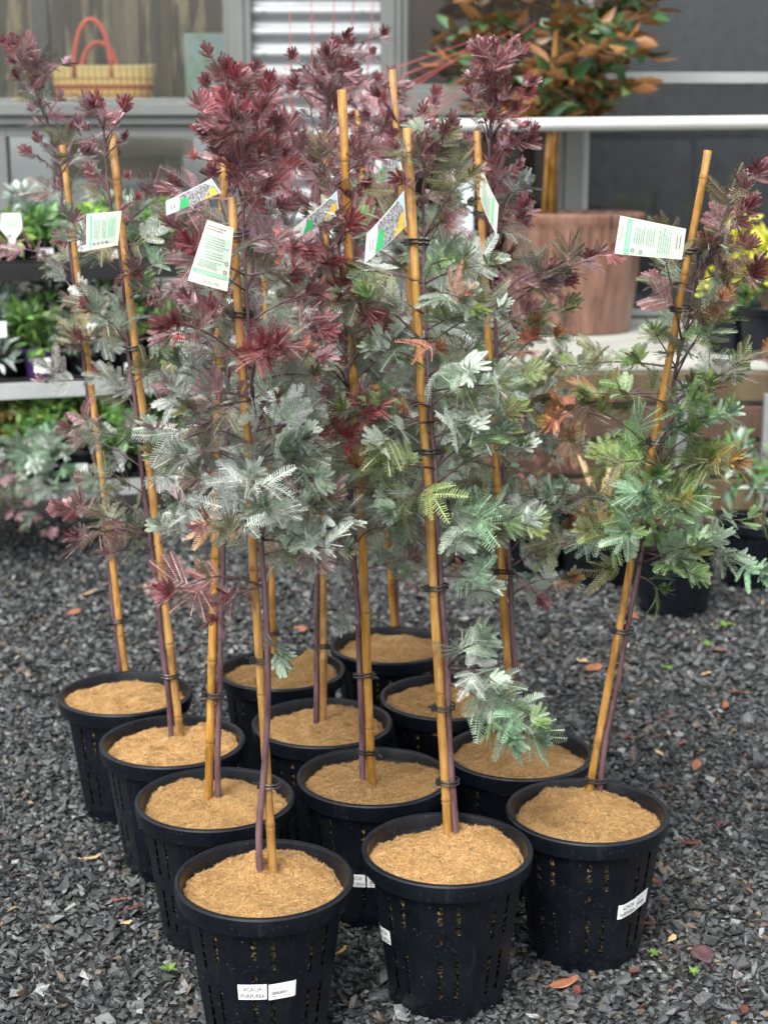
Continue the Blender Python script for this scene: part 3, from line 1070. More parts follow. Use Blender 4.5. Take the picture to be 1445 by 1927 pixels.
# label, pot (x, y), cane base px, cane tip px, tip lean in depth, leader end px, stem side (+ right of cane),
# foliage bands [(py0, py1, twigs, length, colours, tip colours)], extra twigs [(py on stem, end px, end py, depth, colours, tips)], tie rows
TREES = [
    dict(label="staked purple wattle in the big front pot with name sticker, stem crossing over its cane", xy=(-0.220, 2.604), base=(513, 1648), tip=(437, 370), lean=0.02,
         leader=(455, 215), side=-0.018, band=[(235, 430, 9, .085, PURP, PURP), (430, 640, 8, .11, MAUVE, PURP), (640, 1060, 20, .15, GREY, MAUVE)],
         extra=[(720, 520, 650, -.20, ['red', 'red', 'maroon'], ['red', 'red', 'maroon']), (740, 490, 660, -.20, ['red', 'maroon'], ['red']), (700, 560, 660, -.07, ['maroon', 'bronze'], ['red', 'coral']), (1010, 455, 940, -.22, ['grey', 'silver', 'grey'], ['grey', 'silver']),
                (1000, 390, 985, -.12, ['grey', 'olive'], ['bronze', 'plum']), (1090, 330, 1115, -.12, ['olive', 'maroon'], ['red', 'red', 'maroon']), (1100, 410, 1160, -.08, ['maroon', 'plum'], ['maroon', 'plum']),
                (1000, 580, 1020, -.10, ['sage', 'grey'], ['silver']), (1030, 600, 1060, -.06, ['sage', 'bluegreen'], ['silver', 'sage']), (860, 535, 850, -.08, ['sage', 'silver'], ['sage']), (700, 330, 610, -.16, ['maroon', 'red', 'plum'], ['maroon', 'red']),
                (1190, 520, 1225, -.02, ['grey', 'sage'], ['sage']), (760, 400, 740, -.05, SMOKY, MAUVE), (900, 640, 980, -.05, GREY, GREY), (960, 470, 900, -.2, ['grey', 'silver', 'sage'], ['silver', 'grey']), (980, 500, 960, -.2, ['sage', 'silver', 'grey'], ['sage']), (880, 590, 900, -.1, ['sage', 'silver', 'smoke'], ['sage']), (1010, 440, 1000, -.18, ['grey', 'sage'], ['olive', 'bronze']), (820, 570, 810, -.08, ['sage', 'olive', 'silver'], ['silver'])], ties=(590, 1240, 1475, 440), bumps=[(-.022, .075, .030, .022), (-.03, .05, .012, .03)], stick=[(-6, .151, .050, .032, 'name', 0.02), (17, .1525, .047, .033, 'bar', 0.13)]),
    dict(label="grey-green staked wattle with a long silvery spray hanging low over the next pot", xy=(0.121, 2.729), base=(842, 1570), tip=(766, 240), lean=0.0,
         leader=(800, 300), side=0.016, band=[(270, 480, 7, .10, ['olive', 'plum', 'sage'], ['maroon', 'plum', 'olive']), (470, 1080, 31, .165, SAGE, ['sage', 'lime', 'silver', 'olive'])],
         extra=[(1290, 1005, 1360, -.12, ['sage', 'bluegreen', 'silver'], ['bluegreen', 'green']), (1270, 940, 1290, -.12, ['silver', 'sage'], ['sage']), (1250, 905, 1210, -.08, ['silver', 'sage'], ['sage']), (1300, 960, 1390, -.14, ['sage', 'bluegreen'], ['green', 'bluegreen']), (1280, 1010, 1400, -.06, ['sage', 'bluegreen'], ['bluegreen']),
                (650, 820, 660, -.12, ['olive', 'sage'], ['coral', 'bronze']), (760, 770, 770, -.12, ['sage', 'olive'], ['coral', 'bronze', 'lime']), (800, 880, 800, -.1, ['sage', 'silver'], ['silver']), (640, 700, 560, -.05, ['silver', 'sage'], ['green', 'olive']),
                (460, 880, 330, -.03, ['olive', 'plum'], ['olive', 'plum']), (880, 680, 880, -.1, ['sage', 'lime', 'green'], ['lime', 'bronze']), (960, 880, 1010, -.08, ['silver', 'sage'], ['sage']), (700, 880, 700, -.12, ['silver', 'sage', 'olive'], ['silver', 'sage']), (780, 720, 840, -.14, ['sage', 'silver'], ['silver', 'lime']), (560, 860, 560, -.1, ['silver', 'olive', 'sage'], ['sage', 'coral']), (920, 740, 960, -.14, ['sage', 'lime', 'silver'], ['sage'])], ties=(455, 640, 850, 1105, 1330, 1470), bumps=[(.02, -.02, .008, .05)], stick=[(-66, .158, .046, .03, 'name', 0.0)]),
    dict(label="green wattle standing apart on a leaning bare-topped cane, wide loose branches", xy=(0.412, 2.904), base=(1108, 1495), tip=(1332, 282), lean=0.0,
         leader=(1330, 470), side=0.017, band=[(470, 640, 7, .10, ['olive', 'plum', 'sage'], ['maroon', 'plum', 'bronze']), (640, 1060, 17, .14, GREEN, ['green', 'lime', 'olive'])],
         extra=[(560, 1425, 330, -.02, ['plum', 'olive', 'mauve'], ['plum', 'maroon', 'mauve']), (540, 1400, 400, -.05, ['olive', 'plum'], ['plum', 'maroon']), (600, 1420, 510, -.05, ['olive', 'green', 'plum'], ['bronze', 'plum']), (640, 1240, 440, -.08, ['olive', 'plum'], ['maroon', 'olive']),
                (760, 1440, 660, -.05, ['smoke', 'olive', 'plum'], ['plum', 'bronze']), (720, 1340, 600, -.06, ['green', 'sage'], ['plum', 'bronze']), (830, 1370, 780, -.12, ['bluegreen', 'green', 'sage'], ['green', 'bluegreen']), (900, 1370, 870, -.12, ['gold', 'lime', 'green'], ['gold', 'bronze']), (900, 1300, 820, -.1, ['bluegreen', 'green'], ['green']),
                (740, 1040, 790, -.05, ['olive', 'bronze', 'green'], ['bronze', 'gold', 'coral']), (760, 1110, 740, -.08, ['green', 'olive', 'lime'], ['olive', 'lime']), (700, 1060, 690, 0, ['olive', 'green'], ['lime', 'olive']),
                (960, 1210, 930, -.18, ['bluegreen', 'green', 'bluegreen'], ['bluegreen']), (1000, 1260, 960, -.18, ['bluegreen', 'bluegreen'], ['bluegreen', 'green']), (1040, 1120, 1000, -.12, ['olive', 'lime', 'green'], ['lime', 'olive']), (1060, 1150, 1070, -.12, ['olive', 'green'], ['olive', 'lime']), (1000, 1040, 930, -.05, ['smoke', 'grey', 'olive'], ['sage', 'olive']),
                (1020, 1030, 1040, -.05, ['sage', 'green', 'lime'], ['olive', 'plum']), (1050, 1430, 1080, -.08, ['sage', 'bluegreen', 'green'], ['sage', 'bluegreen']), (1010, 1440, 980, -.04, ['green', 'sage'], ['sage', 'green']), (1060, 1340, 1020, -.1, ['green', 'bluegreen'], ['sage']), (1090, 1240, 1110, -.05, ['green', 'bluegreen'], ['green']), (980, 1180, 1000, -.22, ['bluegreen', 'green'], ['green', 'bluegreen']), (1010, 1230, 900, -.2, ['bluegreen', 'green'], ['green']), (960, 1290, 940, -.16, ['green', 'lime'], ['green', 'gold']), (880, 1130, 880, -.1, ['green', 'olive'], ['olive', 'lime']), (830, 1300, 760, -.1, ['bluegreen', 'green'], ['green']), (1030, 1300, 1080, -.1, ['sage', 'green'], ['green', 'sage'])],
         ties=(470, 580, 830, 1185, 1468), mult=1.0, bumps=[(.012, -.02 - .014 * q, -.007, .008) for q in range(9)] + [(-.05, .05, .010, .03), (.06, -.03, .008, .03)], stick=[(33, .147, .050, .032, 'name', 0.06), (52, .152, .042, .032, 'bar', 0.10)]),
    dict(label="purple-topped wattle behind the front sticker pot, with a flap of folded coir at its foot", xy=(-0.349, 2.966), base=(392, 1505), tip=(424, 250), lean=0.0,
         leader=(448, 150), side=0.016, band=[(175, 400, 15, .085, PURP, PURP), (400, 640, 8, .12, MAUVE, PURP2), (640, 1040, 18, .13, GREY, MAUVE)],
         extra=[(420, 520, 390, -.03, ['maroon', 'plum'], ['maroon', 'plum']), (350, 500, 290, -.02, PURP, PURP), (480, 490, 420, -.05, ['maroon', 'plum', 'olive'], ['plum']), (640, 315, 620, -.10, ['maroon', 'red'], ['maroon', 'red']), (900, 300, 860, 0, ['olive', 'green', 'smoke'], ['olive'])], ties=(765, 915, 1305), bumps=[(.05, -.02, .016, .025), (.085, -.045, .017, .028), (.02, .0, .010, .02)]),
    dict(label="wattle with red new growth on a thick cane rising clear above its leaves, mid-group", xy=(-0.022, 3.083), base=(700, 1478), tip=(643, 168), lean=0.0,
         leader=(690, 290), side=-0.016, band=[(290, 480, 9, .085, ['maroon', 'plum', 'olive'], PURP2), (480, 700, 13, .11, ['plum', 'sage', 'mauve', 'smoke'], ['red', 'maroon', 'mauve']), (700, 1090, 22, .15, GREY + SMOKY, ['plum', 'grey', 'sage'])],
         extra=[(520, 620, 500, -.26, ['red', 'maroon'], ['red', 'maroon']), (470, 655, 430, -.24, ['red', 'maroon'], ['red', 'coral']), (560, 640, 560, -.28, ['red', 'maroon'], ['red', 'maroon']), (600, 680, 590, -.28, ['red', 'maroon'], ['red', 'maroon']), (800, 690, 770, -.36, ['red', 'maroon'], ['red', 'maroon']), (820, 655, 830, -.34, ['red', 'maroon'], ['maroon', 'red']), (720, 610, 680, -.1, ['bronze', 'coral', 'olive'], ['coral', 'bronze']),
                (1000, 560, 1010, -.1, GREY, GREY), (1080, 640, 1160, -.04, ['smoke', 'grey'], ['grey'])], ties=(430, 1270, 1415), mult=1.15, bumps=[(.05, -.11, .010, .03), (-.03, -.02, .01, .03)], stick=[(-18, .125, .046, .03, 'name', 0.0), (3, .125, .04, .03, 'bar', 0.0)]),
    dict(label="wattle with tall purple plume above its cane, side branch reaching across the copper planter", xy=(0.300, 3.219), base=(963, 1405), tip=(897, 245), lean=0.0,
         leader=(935, 110), side=0.016, band=[(130, 420, 15, .085, PURP, PURP2), (420, 620, 8, .11, MAUVE, ['plum', 'mauve', 'maroon']), (620, 1150, 26, .15, SAGE + SMOKY, ['sage', 'olive', 'bronze'])],
         extra=[(600, 1150, 475, 0, ['smoke', 'olive', 'plum'], ['maroon', 'maroon', 'plum']), (560, 1060, 530, 0, ['plum', 'mauve'], ['maroon', 'plum']), (640, 1060, 580, 0, ['olive', 'sage'], ['olive']), (440, 980, 350, -.02, ['grey', 'smoke'], ['grey']), (300, 980, 270, 0, PURP, PURP2), (250, 985, 180, 0, PURP, PURP2), (700, 1000, 640, -.05, ['olive', 'mauve', 'plum'], ['coral', 'plum']),
                (860, 1030, 800, -.04, ['bronze', 'olive', 'sage'], ['bronze', 'coral']), (980, 1050, 930, -.04, ['smoke', 'grey'], ['sage']), (1060, 1010, 1120, -.02, SMOKY, ['plum'])], ties=(570, 400, 945, 1075)),
    dict(label="slender grey wattle in second pot of the outer row, low branch tipped dark red", xy=(-0.480, 3.287), base=(338, 1388), tip=(210, 250), lean=0.0,
         leader=(195, 215), side=-0.015, band=[(235, 420, 9, .08, MAUVE + PURP, PURP2), (420, 700, 13, .13, SMOKY + SAGE, ['plum', 'maroon', 'sage']), (700, 1050, 19, .15, SMOKY + ['olive', 'sage'], ['olive', 'sage', 'plum'])],
         extra=[(1000, 125, 955, -.06, ['smoke', 'olive', 'plum'], ['red', 'maroon', 'mauve']), (1010, 150, 1015, -.06, ['olive', 'plum'], ['mauve', 'maroon']), (520, 250, 510, -.06, ['maroon', 'plum'], ['maroon', 'mauve']), (450, 300, 370, 0, MAUVE, ['maroon']), (1030, 210, 1040, -.06, ['sage', 'smoke'], ['mauve']), (700, 380, 640, 0, SAGE, ['sage', 'olive'])], ties=(655, 830, 1270), mult=0.85, bumps=[(.06, .085, .022, .028)]),
    dict(label="smoky purple wattle in the centre of the block of pots", xy=(-0.145, 3.405), base=(607, 1360), tip=(616, 250), lean=0.0,
         leader=(625, 115), side=-0.014, band=[(140, 450, 14, .10, ['mauve', 'plum', 'maroon'], ['maroon', 'mauve']), (450, 1080, 30, .15, SMOKY + ['grey'], MAUVE)],
         extra=[(330, 500, 230, .05, ['mauve', 'plum'], ['mauve', 'maroon']), (400, 480, 330, .03, ['mauve', 'plum'], ['mauve', 'maroon'])], ties=(420, 1215)),
    dict(label="wattle on the tallest jointed cane, its pot half hidden by the low silvery spray", xy=(0.155, 3.58), base=(832, 1300), tip=(738, 130), lean=0.0,
         leader=(720, 190), side=0.014, band=[(210, 450, 11, .11, ['mauve', 'plum', 'maroon'], PURP2), (450, 1120, 30, .15, SAGE + SMOKY, ['sage', 'plum'])],
         extra=[(330, 690, 200, .03, ['mauve', 'plum'], ['mauve', 'maroon']), (420, 860, 500, 0, ['sage', 'grey'], ['plum', 'coral'])], ties=(470, 900)),
    dict(label="thin wattle in the outer row's farthest pot, spindly purple plume beside the woven basket", xy=(-0.639, 3.607), base=(238, 1272), tip=(117, 272), lean=0.0,
         leader=(52, 95), side=-0.013, band=[(115, 330, 9, .075, MAUVE, ['plum', 'mauve', 'maroon']), (330, 560, 5, .10, ['smoke', 'mauve', 'olive'], ['mauve', 'plum']), (560, 760, 8, .09, SMOKY + ['sage'], ['maroon', 'mauve'])],
         extra=[(330, 60, 290, 0, ['plum', 'olive'], ['maroon', 'plum']), (300, 150, 240, 0, ['olive', 'mauve'], ['mauve']), (560, 100, 500, .05, ['silver', 'grey'], ['olive', 'silver']), (520, 10, 470, .05, ['mauve', 'plum'], ['mauve', 'olive']), (720, 150, 640, -.05, ['plum', 'olive'], ['maroon', 'plum'])], ties=(400, 545, 1168), mult=0.75),
    dict(label="wattle behind the centre of the group, pot with humped coir and rosy blurred top", xy=(-0.265, 3.786), base=(516, 1255), tip=(492, 320), lean=0.0,
         leader=(500, 165), side=-0.013, band=[(190, 470, 13, .10, ['mauve', 'plum', 'maroon'], ['mauve', 'maroon']), (470, 1080, 26, .14, SMOKY + ['mauve'], MAUVE)],
         extra=[(430, 340, 480, .05, ['mauve', 'plum'], ['maroon', 'mauve']), (480, 300, 560, .05, ['mauve', 'sage'], ['mauve', 'maroon'])], ties=(1190,), bumps=[(.07, .10, .03, .03), (-.05, -.12, -.008, .04)]),
    dict(label="rearmost wattle whose broad purple head spreads across the corrugated panel", xy=(0.018, 3.991), base=(742, 1190), tip=(672, 205), lean=0.0,
         leader=(640, 95), side=0.013, band=[(120, 450, 16, .12, ['mauve', 'plum', 'maroon'], ['maroon', 'mauve', 'red']), (450, 1090, 24, .14, SMOKY + ['sage', 'mauve'], MAUVE)],
         extra=[(250, 560, 150, .05, ['mauve', 'maroon'], ['maroon', 'mauve']), (280, 760, 170, .03, ['mauve', 'maroon'], ['maroon', 'mauve']), (330, 560, 260, .05, ['mauve', 'plum'], ['mauve', 'maroon']), (420, 800, 300, .03, ['mauve', 'plum'], ['maroon'])], ties=(700,), bumps=[(.02, .02, .03, .06)]),
]


def build_tree(i, d):
    ox, oy = d['xy']
    root = thing('potted_wattle', d['label'], 'potted tree', (ox, oy, 0.0), 0, 'staked wattle trees in black pots')
    O = Vector((ox, oy, 0))
    rr = random.Random(100 + i)
    yaw = rr.uniform(0, math.pi / 4) if i > 2 else (0.06, 0.0, 0.05)[i]
    pot = bpy.data.objects.new('pot', POT_ME)
    COL.objects.link(pot)
    pot.parent = root
    pot.rotation_euler = (0, 0, yaw)
    so = bpy.data.objects.new('potting_mix', SOIL_ME)
    COL.objects.link(so)
    so.parent = pot
    for (deg, z, w, h, kind, sk) in d.get('stick', ()):
        POT_YAW[0] = 0.0
        th = R(deg)
        s = sticker(pot, th - yaw, z, w, h, kind, sk)
    coir_mat(root, 40 + i, d.get('bumps', ()))
    # cane
    b = PZ(*d['base'], MAT_Z) - O
    tp = PY(*d['tip'], oy + b.y + d['lean']) - O
    ax = (tp - b)
    L = ax.length
    u = ax.normalized()
    b0 = b - u * 0.05
    rad = 0.0092 + rr.uniform(-0.0008, 0.001)
    cane = MB()
    pts, rs = [b0], [rad]
    nodes = []
    s = rr.uniform(0.05, 0.16)
    while s < L - 0.03:
        w = Vector((rr.uniform(-1, 1), rr.uniform(-1, 1), 0)) * 0.0018
        for ds, k in ((-0.008, 0.98), (-0.0035, 1.10), (0.0, 0.96), (0.003, 1.15), (0.009, 0.97)):
            pts.append(b + u * (s + ds) + w)
            rs.append(rad * k * (1 - 0.12 * s / L))
        nodes.append(b + u * s + w)
        s += rr.uniform(0.17, 0.29)
    pts += [tp - u * 0.001, tp]
    rs += [rad * 0.9, rad * 0.82]
    cane.tube(pts, rs, 14)
    co = cane.build('stake', M['bamboo'], root, smooth=True, sharp=50)
    for q in nodes:
        nb = MB()
        nb.tube([q - u * 0.0008, q + u * 0.0008], rad * 1.02, 14, cap=False)
        nb.build('node_ring', M['node'], co)
    ho = MB()
    hole_r = rad * 0.3
    ho.tube([tp + u * 0.0004, tp + u * 0.0008], hole_r, 10)
    ho.build('cane_hollow', M['node'], co)
    # stem: follows the cane, then leans away to the leader
    W = Wattle(200 + i)
    ld = PY(*d['leader'], oy + b.y - 0.01) - O
    side = d['side']

    def cane_at(py):
        """local point on the cane axis at photo row py"""
        lo, hi = -0.2, 1.3
        for _ in range(40):
            m = (lo + hi) / 2
            p = b + ax * m + O
            v = p - Vector((0, 0, CAM_H))
            dz = v.z * _cp + v.y * _sp
            dy = v.y * _cp - v.z * _sp
            y = PH / 2 - FPX * dz / dy
            if y > py: lo = m
            else: hi = m
        return b + ax * ((lo + hi) / 2)
    spts = []
    top_py = max(d['tip'][1] + 60, d['leader'][1] + 60)
    pys = np.linspace(d['base'][1] + 6, top_py, 15)
    for k, py in enumerate(pys):
        p = cane_at(py)
        w = side * (1.0 if 0 < k < 13 else 1.3) + rr.uniform(-0.0025, 0.0025)
        if i == 0 and k < 4: w = (-0.022, -0.02, -0.008, 0.004)[k]
        if i == 0 and 4 <= k < 7: w = (0.012, 0.016, 0.017)[k - 4]
        if i == 0 and k >= 7: w = 0.016
        fy = -0.011 if i == 0 else rr.uniform(-0.006, 0.004)
        spts.append(p + Vector((w, fy, 0)))
    spts[0].z -= 0.03
    last = spts[-1]
    for t in (0.35, 0.7, 1.0):
        spts.append(last.lerp(ld, t) + Vector((rr.uniform(-1, 1) * 0.006, 0, 0)))
    n = len(spts)
    srad = [0.0068 * (1 - 0.72 * k / (n - 1)) for k in range(n)]
    # smooth the stem with extra points
    sp2, sr2 = [], []
    for k in range(n - 1):
        p0, p1, p2, p3 = spts[max(k - 1, 0)], spts[k], spts[k + 1], spts[min(k + 2, n - 1)]
        for t in (0, 0.33, 0.66):
            t2, t3 = t * t, t * t * t
            sp2.append(0.5 * ((2 * p1) + (p2 - p0) * t + (2 * p0 - 5 * p1 + 4 * p2 - p3) * t2 + (3 * p1 - p0 - 3 * p2 + p3) * t3))
            sr2.append(srad[k] + (srad[k + 1] - srad[k]) * t)
    sp2.append(spts[-1])
    sr2.append(srad[-1])
    W.mb.tube(sp2, sr2, 8)

    def rowof(p):
        v = p + O - Vector((0, 0, CAM_H))
        return PH / 2 - FPX * (v.z * _cp + v.y * _sp) / (v.y * _cp - v.z * _sp)
    rows = [rowof(p) for p in sp2]

    def stem_at(py):
        j = min(range(len(rows)), key=lambda q: abs(rows[q] - py))
        return sp2[j]
    r = W.r
    az = r.uniform(0, 6.28)
    size = 0.051
    def clear(p):
        t = (p[2] - b.z) / ax.z
        c = b + ax * t
        return abs(p[0] - c.x) < 0.034 and p[1] < c.y + 0.01 and -0.05 < t < 1.03 and r.random() < (0.92 if i == 8 and t > 0.6 else 0.5 if i < 6 else 0.22)
    W.clear = clear
    mult = d.get('mult', 1.3)
    for (y0, y1, cnt, ln, cols, tips) in d['band']:
        cnt = max(2, int(cnt * mult + 0.5))
        plume = y1 <= 480
        cnt = int(cnt * 1.2) if plume and i != 8 else cnt
        for k in range(cnt):
            py = y0 + (y1 - y0) * (k + r.uniform(0.1, 0.9)) / cnt
            p = stem_at(py)
            az += 2.4 + r.normal(0, 0.35)
            if math.sin(az) < -0.80: az += 1.1
            l = ln * r.uniform(0.6, 1.3)
            el = r.uniform(0.45, 1.1) if plume else r.uniform(-0.05, 0.75)
            e = p + Vector((math.cos(az) * math.cos(el), math.sin(az) * math.cos(el) * 0.85, math.sin(el))) * l
            W.branch(p, e, r.uniform(0.0, 0.3), 0.0022, cols, tips, size * r.uniform(0.85, 1.15) * (0.70 if plume else 1.0))
    for (py, ex, ey, dy, cols, tips) in d['extra']:
        p = stem_at(py)
        e = PY(ex, ey, oy + p.y + dy) - O
        W.branch(p, e, r.uniform(0.05, 0.25), 0.0027, cols, tips, size * r.uniform(0.95, 1.2), tip=0.35, dens=0.021, start=0.25)
    # leader tuft
    for k in range(3):
        W.branch(sp2[-4 - 2 * k], sp2[-1] + Vector((r.normal(0, 0.02), r.normal(0, 0.02), 0.01)), 0.1, 0.0018, d['band'][0][4], d['band'][0][5], size * 0.85, tip=0.6, start=0.2)
    W.mb.build('stem', M['stem'], root, smooth=True)
    W.foliage(root)
    for k, py in enumerate(d['ties']):
        make_tie(root, cane_at(py), u, side if i else 0.012, i * 10 + k)
    return root


for i_, d_ in enumerate(TREES):
    build_tree(i_, d_)


# ------------------------------------------------------------------ hang tags on the wattles
def tag_card(name, label, corners, Y, face, depth=None, back=None):
    """printed card: corners are its top-left, top-right, bottom-right, bottom-left in the photo, at depth Y (+ per-corner offsets)"""
    dy = depth or (0, 0, 0, 0)
    A, B, C, D = [PY(x, y, Y + k) for (x, y), k in zip(corners, dy)]
    root = thing(name, label, 'plant tag', tuple(D), 0, 'plant tags hanging on the wattles')
    o = D
    A, B, C, D = A - o, B - o, C - o, D - o
    nrm = (C - D).cross(A - D).normalized()
    if nrm.y > 0: nrm = -nrm

    def at(u, v, lift=0.0):
        p = D.lerp(C, u).lerp(A.lerp(B, u), v)
        bow = 0.004 * math.sin(math.pi * u)
        return p + nrm * (lift + bow)
    mb = MB()
    n = 6
    for s in (0.0, -0.0006):
        vs_ = [at(i / n, j / n, s) for j in range(n + 1) for i in range(n + 1)]
        mb.add(vs_, [(j * (n + 1) + i, j * (n + 1) + i + 1, (j + 1) * (n + 1) + i + 1, (j + 1) * (n + 1) + i) for j in range(n) for i in range(n)])
    card = mb.build('card', M['card'] if face == 'text' else M['white'], root)

    def patch(nm, m, u0, u1, v0, v1, lift=0.0006, poly=None, par=None):
        p = MB()
        if poly:
            p.add([at(a, b_, lift) for a, b_ in poly], [tuple(range(len(poly)))])
        else:
            k = 8
            vs2 = [at(u0 + (u1 - u0) * i / k, v0 + (v1 - v0) * j, lift) for j in (0, 1) for i in range(k + 1)]
            p.add(vs2, [(i, i + 1, k + 2 + i, k + 1 + i) for i in range(k)])
        return p.build(nm, m, par or card)

    def words(txt, m, u, v, hgt, rot=0.0, width=None, shear=0.25):
        me = text_mesh(txt, 1.0, shear=shear)
        xs = [q.co.x for q in me.vertices]
        w0 = max(xs) - min(xs)
        lu, lv = (C - D).length, (A - D).length
        sc = hgt
        if width: sc = min(sc, width / w0)
        for q in me.vertices:
            x, y = q.co.x * sc, q.co.y * sc
            if rot: x, y = -y * rot, x * rot
            q.co = at(u + x / lu, v + y / lv, 0.0012)
        return link('lettering', me, m, card)

    def lines(u0, u1, v0, v1, k, vertical, seed, m='softink'):
        rr = random.Random(seed)
        p = MB()
        for i in range(k):
            f = (i + 0.5) / k
            th = 0.16 / k
            e = rr.uniform(0.72, 1.0)
            s0 = rr.uniform(0, 0.08)
            a = s0
            while a < e:
                b_ = min(e, a + rr.uniform(0.06, 0.2))
                if vertical:
                    uu0, uu1 = u0 + (u1 - u0) * (f - th), u0 + (u1 - u0) * (f + th)
                    vv0, vv1 = v0 + (v1 - v0) * a, v0 + (v1 - v0) * b_
                else:
                    uu0, uu1 = u0 + (u1 - u0) * a, u0 + (u1 - u0) * b_
                    vv0, vv1 = v0 + (v1 - v0) * (f - th), v0 + (v1 - v0) * (f + th)
                p.add([at(uu0, vv0, .0013), at(uu1, vv0, .0013), at(uu1, vv1, .0013), at(uu0, vv1, .0013)], [(0, 1, 2, 3)])
                a = b_ + 0.025
        p.build('fine_print', M[m], card)

    def icon(u, v, fill, rad=0.0035):
        p = MB()
        lu, lv = (C - D).length, (A - D).length
        k = 16
        for a0, a1 in (((0.0, rad) if fill else (rad * 0.55, rad)),):
            vs2 = []
            for q in range(k):
                w = 2 * math.pi * q / k
                for rr_ in (a0, a1):
                    vs2.append(at(u + rr_ * math.cos(w) / lu, v + rr_ * math.sin(w) / lv, .0013))
            p.add(vs2, [(2 * q, 2 * q + 1, (2 * q + 3) % (2 * k), (2 * q + 2) % (2 * k)) for q in range(k)])
        p.build('care_icon', M['ink'], card)
    return root, patch, words, lines, icon


# text side, hanging upright (band near the bottom)
_, patch, words, lines, icon = tag_card('plant_tag', "cream plant tag of upside-down fine print on the front wattle's cane", [(390, 413), (440, 429), (428, 548), (353, 527)], 2.56, 'text')
patch('print_panel', M['mint'], .05, .93, .30, .80)
patch('green_band', M['band'], .03, .97, .165, .235)
words("Acacia baileyana", M['card'], .5, .20, .0075, width=.06)
words("Purpurea", M['softink'], .55, .075, .008, width=.05)
lines(.1, .95, .58, .79, 5, False, 1)
lines(.2, .85, .42, .55, 3, False, 2)
lines(.08, .82, .26, .40, 5, False, 3)
lines(.05, .8, .86, .95, 2, False, 4, 'ink')
icon(.90, .42, False)
icon(.88, .28, False)

_, patch, words, lines, icon = tag_card('plant_tag', "white sideways plant tag with row of round icons, beside the outer row's black cane tie", [(163, 402), (229, 396), (222, 461), (162, 471)], 3.22, 'text')
patch('print_panel', M['mint'], .17, .88, .13, .92)
patch('green_band', M['band'], .105, .17, .04, .955, .0009)
lines(.22, .42, .26, .9, 5, True, 5)
lines(.46, .60, .26, .85, 3, True, 6)
lines(.64, .84, .26, .95, 6, True, 7, 'band')
for k, u_ in enumerate((.25, .38, .51, .64)): icon(u_, .155, k == 3, .0028)
mbx = MB()

_, patch, words, lines, icon = tag_card('plant_tag', "cream sideways plant tag tied to the leaning bare-topped cane", [(1167, 405), (1291, 430), (1283, 488), (1156, 477)], 2.86, 'text')
patch('print_panel', M['mint'], .19, .86, .05, .94)
patch('green_band', M['band'], .12, .19, .02, .97, .0009)
words("Acacia baileyana", M['card'], .155, .5, .0075, rot=1, width=.052)
words("Purpurea", M['softink'], .055, .55, .0075, rot=1, width=.05)
lines(.24, .40, .3, .9, 5, True, 8)
lines(.42, .55, .3, .85, 4, True, 9)
lines(.60, .80, .1, .92, 6, True, 10)
lines(.86, .96, .3, .85, 2, True, 11, 'ink')
icon(.25, .14, False)
icon(.37, .12, False)

_, patch, words, lines, icon = tag_card('plant_tag', "narrow edge-on plant tag on the tall plume wattle near the copper planter", [(905, 308), (938, 385), (934, 442), (902, 368)], 3.17, 'text', (0, -.05, -.05, 0))
patch('green_band', M['band'], .74, .84, .04, .96)
patch('print_panel', M['mint'], .2, .7, .08, .92)
lines(.25, .66, .1, .9, 6, True, 12)


def photo_side(label, corners, Y, depth):
    _, patch, words, lines, icon = tag_card('plant_tag', label, corners, Y, 'photo', depth)
    patch('picture', M['photo'], .27, .97, .04, .96)
    patch('sky_patch', M['sky_print'], 0, 0, 0, 0, .0009, [(.80, .96), (.97, .96), (.97, .50)])
    patch('flower_patch', M['yellow'], 0, 0, 0, 0, .0009, [(.66, .04), (.94, .04), (.94, .48), (.86, .50)])
    patch('green_patch', M['green'], 0, 0, 0, 0, .0009, [(.22, .04), (.40, .04), (.43, .45), (.36, .72), (.27, .6)])
    lines(.06, .18, .25, .75, 2, True, 3)


photo_side("photo-side plant tag jutting out of the purple plume below the woven basket", [(312, 378), (398, 335), (416, 362), (313, 405)], 2.80, (0.0, .05, .05, 0.0))
photo_side("photo-side plant tag of silvery foliage tied below the thick bare cane top", [(553, 428), (634, 358), (637, 392), (548, 456)], 2.86, (-.02, .04, .04, -.02))
photo_side("steep photo-side plant tag behind the green sprays of the silvery wattle's cane", [(690, 440), (760, 358), (764, 425), (686, 495)], 2.68, (-.02, .03, .03, -.02))
photo_side("partly hidden photo-side plant tag at the tall jointed cane, showing a yellow corner", [(706, 300), (752, 297), (760, 335), (700, 345)], 3.6, (0, 0, 0, 0))

# ------------------------------------------------------------------ the shop building behind
YB = 8.3
ZT = 3.3


def zb(py, Y=YB): return PY(722, py, Y).z


def xb(px, py=150, Y=YB): return PY(px, py, Y).x


shop = thing('shop_building', "grey framed shop front with corrugated panel, display windows and dark screen doors", 'building', (0, YB, 0))


def L3(x, y, z): return (x, y - YB, z)


def sbox(mb, x0, x1, y0, y1, z0, z1): mb.box((x0, y0 - YB, z0), (x1, y1 - YB, z1))


